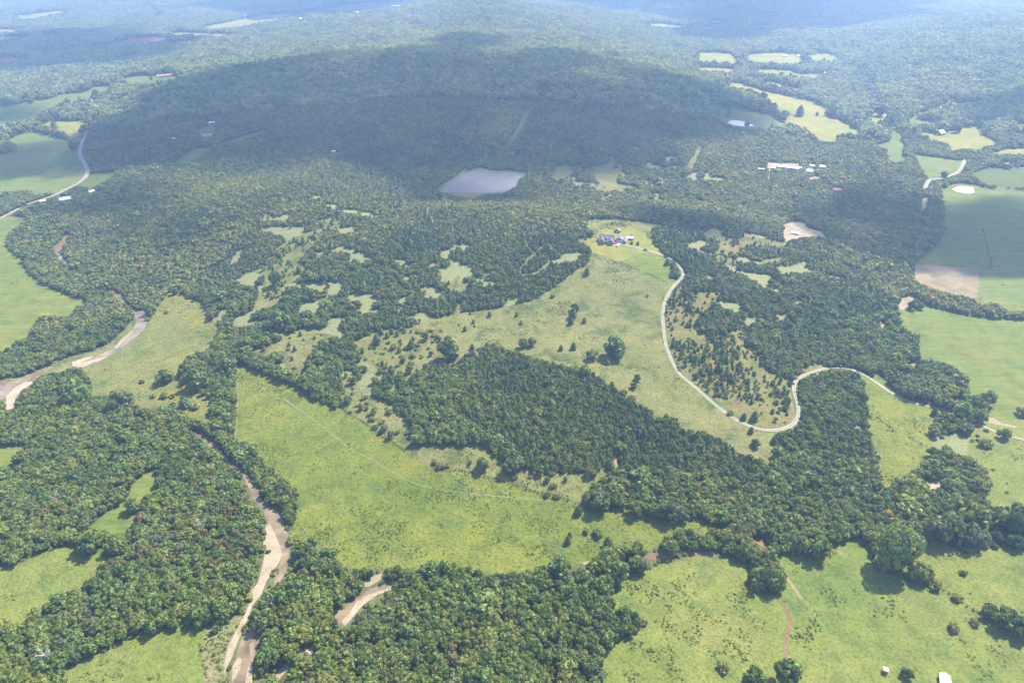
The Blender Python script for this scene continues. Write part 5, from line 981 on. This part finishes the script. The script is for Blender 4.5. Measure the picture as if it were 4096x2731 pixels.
# ------------------------------------------------------------------ buildings
M = {'white': plain('white metal roof', (0.624, 0.624, 0.616), .45), 'blue': plain('pale blue metal roof', (0.429, 0.515, 0.562), .4), 'green': plain('pale green metal roof', (0.406, 0.484, 0.437), .4), 'grey': plain('grey shingles', (.125, .108, .108), .85, var=.25, scale=2.5),
     'red': plain('red metal roof', (0.351, 0.055, 0.055), .5), 'tan': plain('tan siding', (0.390, 0.328, 0.257), .8), 'dark': plain('dark timber siding', (0.066, 0.055, 0.051), .85), 'cream': plain('cream siding', (0.484, 0.452, 0.390), .8), 'stone': plain('grey stone wall', (.17, .15, .135), .85, var=.3, scale=3),
     'brick': plain('red brick', (0.265, 0.133, 0.101), .85), 'glass': plain('window glass', (0.031, 0.039, 0.047), .08), 'trim': plain('white trim', (0.608, 0.601, 0.577), .6), 'rust': plain('rusty tan sheet', (0.468, 0.374, 0.281), .7), 'steel': plain('galvanised steel', (0.374, 0.382, 0.390), .45, .6), 'wood': plain('weathered post', (0.195, 0.156, 0.125), .9)}
def box_arr(x0, x1, y0, y1, z0, z1):
    v = [(x0, y0, z0), (x1, y0, z0), (x1, y1, z0), (x0, y1, z0), (x0, y0, z1), (x1, y0, z1), (x1, y1, z1), (x0, y1, z1)]
    return v, [(3, 2, 1, 0), (4, 5, 6, 7), (0, 1, 5, 4), (1, 2, 6, 5), (2, 3, 7, 6), (3, 0, 4, 7)]
def bx(name, dims, mat, parent):
    v, f = box_arr(*dims); return mesh_obj(name, v, f, mat, parent)
def gable_walls(w, d, h, rise, axis='x'):
    """walls with gable ends; the ridge runs along the axis"""
    a, b = w / 2, d / 2
    if axis == 'x':
        v = [(-a, -b, -.6), (a, -b, -.6), (a, b, -.6), (-a, b, -.6), (-a, -b, h), (a, -b, h), (a, b, h), (-a, b, h), (-a, 0, h + rise), (a, 0, h + rise)]
        f = [(0, 1, 5, 4), (2, 3, 7, 6), (1, 2, 6, 9, 5), (3, 0, 4, 8, 7)]
    else:
        v = [(-a, -b, -.6), (a, -b, -.6), (a, b, -.6), (-a, b, -.6), (-a, -b, h), (a, -b, h), (a, b, h), (-a, b, h), (0, -b, h + rise), (0, b, h + rise)]
        f = [(1, 2, 6, 5), (3, 0, 4, 7), (0, 1, 5, 8, 4), (2, 3, 7, 9, 6)]
    return v, f
def gable_roof(w, d, h, rise, axis='x', o=.45, t=.18):
    a, b = w / 2 + o, d / 2 + o
    if axis == 'x':
        s = rise / (d / 2); prof = [(-b, h - o * s + .03), (0, h + rise + .03), (b, h - o * s + .03)]; ring = lambda e: [(e, y, z) for y, z in prof] + [(e, y, z + t) for y, z in reversed(prof)]; v = ring(-a) + ring(a)
    else:
        s = rise / (w / 2); prof = [(-a, h - o * s + .03), (0, h + rise + .03), (a, h - o * s + .03)]; ring = lambda e: [(x, e, z) for x, z in prof] + [(x, e, z + t) for x, z in reversed(prof)]; v = ring(-b) + ring(b)
    f = []
    for i in range(6): f.append((i, (i + 1) % 6, 6 + (i + 1) % 6, 6 + i))
    f += [(5, 4, 1, 0), (4, 3, 2, 1), (6, 7, 10, 11), (7, 8, 9, 10)]
    return v, f
def win(parent, x, y, z, w=1.0, h=1.3, side='front'):
    if side == 'front': fr = bx('window', (x - w / 2 - .1, x + w / 2 + .1, y - .08, y + .02, z - .1, z + h + .1), M['trim'], parent); bx('pane', (x - w / 2, x + w / 2, y - .11, y - .08, z, z + h), M['glass'], fr)
    else: fr = bx('window', (x - .02, x + .08, y - w / 2 - .1, y + w / 2 + .1, z - .1, z + h + .1), M['trim'], parent); bx('pane', (x + .08, x + .11, y - w / 2, y + w / 2, z, z + h), M['glass'], fr)
def building(name, cat, label, tile, x, y, w, d, h, rise, wall, roof, axis='x', rot=0.0, doors=1, windows=2):
    g = ground([px(tile, x, y)])[0]
    o = thing(name, label, cat, g, R(rot) - math.atan2(g[0], g[1]))
    v, f = gable_walls(w, d, h, rise, axis); mesh_obj('wall', v, f, M[wall], o)
    v, f = gable_roof(w, d, h, rise, axis); mesh_obj('roof', v, f, M[roof], o)
    yf = -d / 2
    for i in range(doors):
        xd = (i - (doors - 1) / 2) * w / max(doors, 1) * .8; dw = 1.1 if cat == 'house' else min(3.2, w * .3)
        dr = bx('door', (xd - dw / 2, xd + dw / 2, yf - .06, yf + .02, -.1, min(h - .3, 2.1 if cat == 'house' else 2.9)), M['trim' if wall in ('dark', 'brick', 'red', 'stone') else 'dark'], o)
    for i in range(windows):
        t = (i + .5) / windows - .5; xw = t * w * .86
        if abs(xw) > 1.4: win(o, xw, yf, .9)
    return o
for b in BUILD: building(*b)
# the stone house on the knoll
g = ground([px('H', 570, 600)])[0]
ho = thing('stone_house', 'large grey-roofed stone house with front gables on the lawn', 'house', (g[0], g[1] + 5.5, g[2]), -.14)
v, f = gable_walls(17, 11, 3.2, 5.2); mesh_obj('wall', v, f, M['stone'], ho)
v, f = gable_roof(17, 11, 3.2, 5.2, o=.6); rf = mesh_obj('roof', v, f, M['grey'], ho)
bx('chimney', (-5.2, -4.2, .8, 1.8, 6, 9.6), M['stone'], rf); bx('chimney', (4.4, 5.2, 1.0, 1.8, 6, 9.0), M['stone'], rf)
for cx_, w_, dp, rs in ((-5.3, 6.6, 5.0, 4.0), (5.2, 6.0, 4.2, 3.2)):
    v, f = gable_walls(w_, dp + 5, 3.1, rs, 'y'); v = [(x + cx_, y - 5.5 - dp / 2 + 2.5, z) for x, y, z in v]; mesh_obj('wall', v, f, M['stone'], ho)
    v, f = gable_roof(w_, dp + 5, 3.1, rs, 'y', o=.5); v = [(x + cx_, y - 5.5 - dp / 2 + 2.5, z + .02) for x, y, z in v]; mesh_obj('roof', v, f, M['grey'], ho)
    yy = -5.5 - dp; win(ho, cx_ - .9, yy, .8, 1.0, 1.6); win(ho, cx_ + .9, yy, .8, 1.0, 1.6); win(ho, cx_, yy, 3.6, 1.1, 1.2)
v, f = gable_walls(2.6, 3, 1.6, 1.2, 'y'); mesh_obj('dormer', [(x, y - 3.2, z + 4.3) for x, y, z in v], f, M['cream'], ho)
v, f = gable_roof(2.6, 3, 1.6, 1.2, 'y', .25, .12); mesh_obj('dormer_roof', [(x, y - 3.2, z + 4.3) for x, y, z in v], f, M['grey'], ho)
bx('door', (-.6, .6, -5.58, -5.48, 0, 2.2), M['dark'], ho)
bx('porch_roof', (-1.9, 2.1, -8.2, -5.6, 2.75, 2.95), M['grey'], ho)
for xx in (-1.7, .1, 1.9): bx('post', (xx - .12, xx + .12, -8.0, -7.76, -.3, 2.75), M['trim'], ho)
# trailer, cars, boat, bins
g = ground([px('H', 1110, 512)])[0]
o = thing('travel_trailer', 'long white travel trailer parked behind the small garage', 'trailer', g, -.2)
bx('body', (-4.5, 4.5, -1.25, 1.25, .6, 2.9), M['white'], o); bx('awning', (-3.2, 3.4, -3.2, -1.3, 2.5, 2.58), M['white'], o); bx('stripe', (-4.4, 4.4, -1.27, -1.255, 1.2, 1.5), M['dark'], o)
for xx in (-.8, .5): v, f = tube((xx, -1.2, .4), (xx, 1.2, .4), .38, .38, 12); mesh_obj('wheel', v, [tuple(q) for q in f], M['dark'], o)
def car(label, cat, tile, x, y, col, rz, pick=False):
    g = ground([px(tile, x, y)])[0]; d = lift(g[0], g[1], 4)
    o = thing('parked_' + cat, label, cat, (g[0], g[1], g[2] + d), R(rz)); m = plain('paint ' + label[:12], col, .3)
    prof = [(-2.3, .45), (-2.3, .95), (-1.9, 1.02), (-1.35, 1.55), (.35 if not pick else -.1, 1.55), (1.0 if not pick else .35, 1.05), (2.2, .95), (2.35, .75), (2.35, .45)]
    k = len(prof); vv = [(a, -.88, b) for a, b in prof] + [(a, .88, b) for a, b in prof]; ff = [tuple(range(k)), tuple(range(2 * k - 1, k - 1, -1))] + [(i, i + k, (i + 1) % k + k, (i + 1) % k) for i in range(k)]
    mesh_obj('body', vv, ff, m, o)
    for s in (-1, 1):
        bx('side_window', (-1.25, .3, s * .885 - .01, s * .885 + .01, 1.08, 1.48), M['glass'], o)
        for xx in (-1.45, 1.45): v, f = tube((xx, s * .7, .34), (xx, s * .93, .34), .34, .34, 12); mesh_obj('wheel', v, [tuple(q) for q in f], M['dark'], o)
    bx('windscreen', (-1.2, .2, -.75, .75, 1.552, 1.565), m, o)
car('dark car driving on the pale driveway near the house', 'car', 'H', 1475, 775, (.03, .035, .045), -18); car('red pickup truck parked in front of the house', 'truck', 'H', 768, 628, (.5, .04, .035), -8, True); car('small white car on the slab before the garage', 'car', 'H', 888, 575, (.75, .75, .74), 60)
g = ground([px('2', 1216, 1226)])[0]
o = thing('rowing_boat', 'small white boat on the pond near the wooded shore', 'boat', (g[0], g[1], g[2] + .6), .2)
v = [(-3.2, 0, .5), (-2, -.9, .5), (2.6, -.8, .5), (2.6, .8, .5), (-2, .9, .5), (-2.6, 0, -.1), (-1.8, -.6, -.1), (2.4, -.55, -.1), (2.4, .55, -.1), (-1.8, .6, -.1)]
mesh_obj('hull', v, [(9, 8, 7, 6, 5)] + [(i, (i + 1) % 5, 5 + (i + 1) % 5, 5 + i) for i in range(5)] + [(0, 4, 3, 2, 1)], M['white'], o)
for xx in (-.6, 1.2): bx('seat', (xx - .2, xx + .2, -.75, .75, .52, .6), M['trim'], o)
# green-roofed shed and tan box in the pasture
g = ground([px('Q', 1790, 1480)])[0]
o = thing('shed', 'pale green metal-roofed shed at the bottom edge of the right pasture', 'shed', (g[0], g[1] - 3.2, g[2]), -math.atan2(g[0], g[1]) * .55)
v, f = gable_walls(5.0, 10, 2.6, 1.1, 'y'); mesh_obj('wall', v, f, M['dark'], o); v, f = gable_roof(5.0, 10, 2.6, 1.1, 'y', .3, .1); rf = mesh_obj('roof', v, f, M['green'], o)
bx('ridge_cap', (-.14, .14, -5.32, 5.32, 3.83, 3.9), M['steel'], rf); bx('door', (-1.2, 1.2, 5.0, 5.06, 0, 2.3), M['wood'], o)
g = ground([px('Q', 262, 1270)])[0]
o = thing('hunting_blind', 'tan box-shaped hunting blind standing in the right pasture', 'blind', g, -.4)
for sx in (-1, 1):
    for sy in (-1, 1): bx('leg', (sx * .95 - .08, sx * .95 + .08, sy * .95 - .08, sy * .95 + .08, -.3, .9), M['wood'], o)
bx('cabin', (-1.1, 1.1, -1.1, 1.1, .9, 2.7), M['wood'], o); bx('roof', (-1.3, 1.3, -1.35, 1.35, 2.7, 2.82), M['rust'], o); bx('window', (-.6, .6, -1.13, -1.1, 1.7, 2.2), M['glass'], o); bx('ladder', (1.12, 1.6, -.25, .25, -.2, 1.0), M['brick'], o)
# fence rail across the yard of the shed
# bridge on the driveway
g = ground([px('6', 1880, 1275)])[0]
# utility pole behind the lawn, transmission pylons on the far ridges
def pole(tile, x, y, h, label):
    g = ground([px(tile, x, y)])[0]; o = thing('utility_pole', label, 'pole', g)
    v, f = tube((0, 0, -.5), (0, 0, h), .22, .15, 8); link('post', fast_mesh('post', v, f, [DEAD]), o); bx('crossarm', (-1.1, 1.1, -.08, .08, h - .9, h - .72), M['wood'], o)
    for xx in (-.9, 0, .9): bx('insulator', (xx - .07, xx + .07, -.07, .07, h - .72, h - .5), M['trim'], o)
pole('H', 1532, 95, 9.5, 'pale utility pole at the back edge of the lawn')
def pylon(x, y, h, label):
    g = ground([(x, y)])[0]; o = thing('transmission_tower', label, 'tower', g, -math.atan2(g[0], g[1]))
    lg = []
    for sx in (-1, 1):
        for sy in (-1, 1): v, f = tube((sx * h * .1, sy * h * .1, -1), (sx * h * .018, sy * h * .018, h), .5, .25, 4); link('leg', fast_mesh('leg', v, f, [M['steel']]), o)
    B = Parts()
    for i in range(6):
        z0, z1 = h * i / 6, h * (i + 1) / 6; a0, a1 = h * (.1 - .082 * i / 6), h * (.1 - .082 * (i + 1) / 6)
        for s in (-1, 1):
            for p, q in (((-a0, s * a0, z0), (a1, s * a1, z1)), ((a0, s * a0, z0), (-a1, s * a1, z1)), ((s * a0, -a0, z0), (s * a1, a1, z1))): v, f = tube(p, q, .22, .22, 3); B.add(v, f, .5)
    v, f, l, m = B.arrays(); link('bracing', fast_mesh('bracing', v, f, [M['steel']]), o)
    for z, w in ((.72, .17), (.84, .2), (.95, .15)): v, f = tube((-h * w, 0, h * z), (h * w, 0, h * z), .35, .35, 4); link('crossarm', fast_mesh('crossarm', v, f, [M['steel']]), o)
pylon(2252, 34, 40, 'lattice pylon on the shaded far ridge right of the hilltop'); pylon(2473, 56, 42, 'lattice pylon above the far right woods'); pylon(2757, 82, 42, 'lattice pylon between far woods and small field'); pylon(3296, 76, 44, 'lattice pylon against the dark far right ridge'); pylon(1622, 24, 42, 'lattice pylon near the top edge left of the hilltop')
print('objects', round(time.time() - T0, 1))

# ------------------------------------------------------------------ air
hb = 15600.0
v, f = box_arr(-hb, hb, -hb, hb, Z_MIN - 1.0, max(CAM_Z, Z_MAX + 22) + 12)
hm = bpy.data.materials.new('hazy air'); hm.use_nodes = True; nt = hm.node_tree; nt.nodes.clear(); out = nt.nodes.new('ShaderNodeOutputMaterial')
pv = nt.nodes.new('ShaderNodeVolumePrincipled'); pv.inputs['Color'].default_value = (*HAZE_COLOR, 1); pv.inputs['Density'].default_value = HAZE_DENSITY; pv.inputs['Anisotropy'].default_value = .25
nt.links.new(pv.outputs[0], out.inputs['Volume'])
hz_o = mesh_obj('haze', v, f, hm); hz_o['kind'] = 'stuff'
# ------------------------------------------------------------------ drifting clouds high over the valley (their shade dapples the hills)
cm = bpy.data.materials.new('cloud'); cm.use_nodes = True; nt = cm.node_tree; nt.nodes.clear(); out = nt.nodes.new('ShaderNodeOutputMaterial')
pv = nt.nodes.new('ShaderNodeVolumePrincipled'); pv.inputs['Color'].default_value = (1, 1, 1, 1); pv.inputs['Density'].default_value = CLOUD_SIGMA; pv.inputs['Anisotropy'].default_value = .6
nt.links.new(pv.outputs[0], out.inputs['Volume'])
CLOUDS = [  # outline of the shade on the ground (D px), thickness, edge softness m
 ("D:230,300 330,250 430,205 560,172 640,150 760,142 850,155 1000,126 1100,132 1250,122 1400,148 1440,180 1560,198 1660,232 1670,330 1560,350 1480,365 1420,390 1330,440 1480,470 1500,495 1330,480 1100,498 900,482 830,440 700,395 560,400 450,405 330,425 230,400 200,350", 135, 150),
 ("D:130,490 300,440 480,470 640,505 700,560 560,600 380,610 220,570", 80, 130), ("D:1880,430 2070,415 2110,468 2352,470 2352,600 2250,625 2110,600 2050,590 1900,550 1830,505", 120, 60),
 ("D:100,75 280,65 400,85 420,120 280,150 130,160 0,170 0,115", 150, 120), ("D:430,10 620,0 900,0 980,8 820,30 700,45 560,30", 240, 200), ("D:1290,2 1600,0 2100,2 2050,30 1950,52 1800,58 1690,80 1500,30 1380,20", 260, 250),
 ("D:1000,105 1060,86 1130,92 1160,108 1120,128 1040,134 1000,125", 110, 60), ("D:1540,66 1700,66 1760,88 1680,100 1560,92", 110, 120), ("D:2230,225 2352,205 2352,285 2260,280", 110, 70), ("D:0,238 100,232 120,262 0,290", 90, 50), ("D:50,325 180,320 200,400 120,415 40,390", 70, 50), ("D:1600,225 1780,245 1800,290 1700,300 1620,290", 60, 60),
]
ALT = 1250.0
for s, thick, soft in CLOUDS:
    w = ground([(max(-300, min(4400, a if a < 4090 else 4400)) if a > 4 else -300, b) for a, b in pts(s)])
    k = (ALT - w[:, 2]) / SUN[2]; c = w[:, :2] + SUN[None, :2] * k[:, None]
    x0, y0 = c.min(0) - 60; x1, y1 = c.max(0) + 60; st = max(22.0, (max(x1 - x0, y1 - y0)) / 110)
    X, Y = np.meshgrid(np.arange(x0, x1 + st, st), np.arange(y0, y1 + st, st)); ins = inside(c, X, Y)
    dmin = np.full(X.shape, 1e9); m = len(c)
    for i in range(m):
        a, b = c[i], c[(i + 1) % m]; ab = b - a; t = np.clip(((X - a[0]) * ab[0] + (Y - a[1]) * ab[1]) / (ab @ ab + 1e-9), 0, 1); dmin = np.minimum(dmin, np.hypot(X - a[0] - t * ab[0], Y - a[1] - t * ab[1]))
    sd = np.where(ins, dmin, -dmin) + soft * .35 + soft * .75 * (vnoise(X / (soft * 2.2), Y / (soft * 1.8), 61) + .7 * vnoise(X / (soft * .7), Y / (soft * .7), 62))
    q = np.clip(sd / (soft * 1.3), 0, 1); q = q * q * (3 - 2 * q); T_ = q * thick * np.clip(.85 + .62 * vnoise(X / 230, Y / 170, 63) + .35 * vnoise(X / 85, Y / 70, 64), .06, 1.6)
    ny, nx = X.shape; T_[0] = T_[-1] = 0; T_[:, 0] = T_[:, -1] = 0; sdv = T_ > 0
    cell = sdv[:-1, :-1] | sdv[1:, :-1] | sdv[:-1, 1:] | sdv[1:, 1:]
    T_ = np.maximum(T_, 0); used = np.zeros(X.shape, bool); used[:-1, :-1] |= cell; used[1:, :-1] |= cell; used[:-1, 1:] |= cell; used[1:, 1:] |= cell
    top_id = -np.ones(X.shape, int); top_id[used] = np.arange(used.sum()); bot_id = top_id.copy(); lower = used & (T_ > 0); n_top = int(used.sum()); bot_id[lower] = n_top + np.arange(lower.sum())
    V = np.concatenate([np.stack([X[used], Y[used], ALT + T_[used] * .85], 1), np.stack([X[lower], Y[lower], ALT - T_[lower] * .15], 1)])
    i, j = np.nonzero(cell)
    F1 = np.stack([top_id[i, j], top_id[i, j + 1], top_id[i + 1, j + 1], top_id[i + 1, j]], 1); F2 = np.stack([bot_id[i + 1, j], bot_id[i + 1, j + 1], bot_id[i, j + 1], bot_id[i, j]], 1)
    F2 = F2[~np.all(np.sort(F2, 1) == np.sort(np.stack([top_id[i + 1, j], top_id[i + 1, j + 1], top_id[i, j + 1], top_id[i, j]], 1), 1), axis=1)]
    o = link('cloud', fast_mesh('cloud', V, np.concatenate([F1, F2]), [cm])); o['kind'] = 'structure'
print('done', round(time.time() - T0, 1))
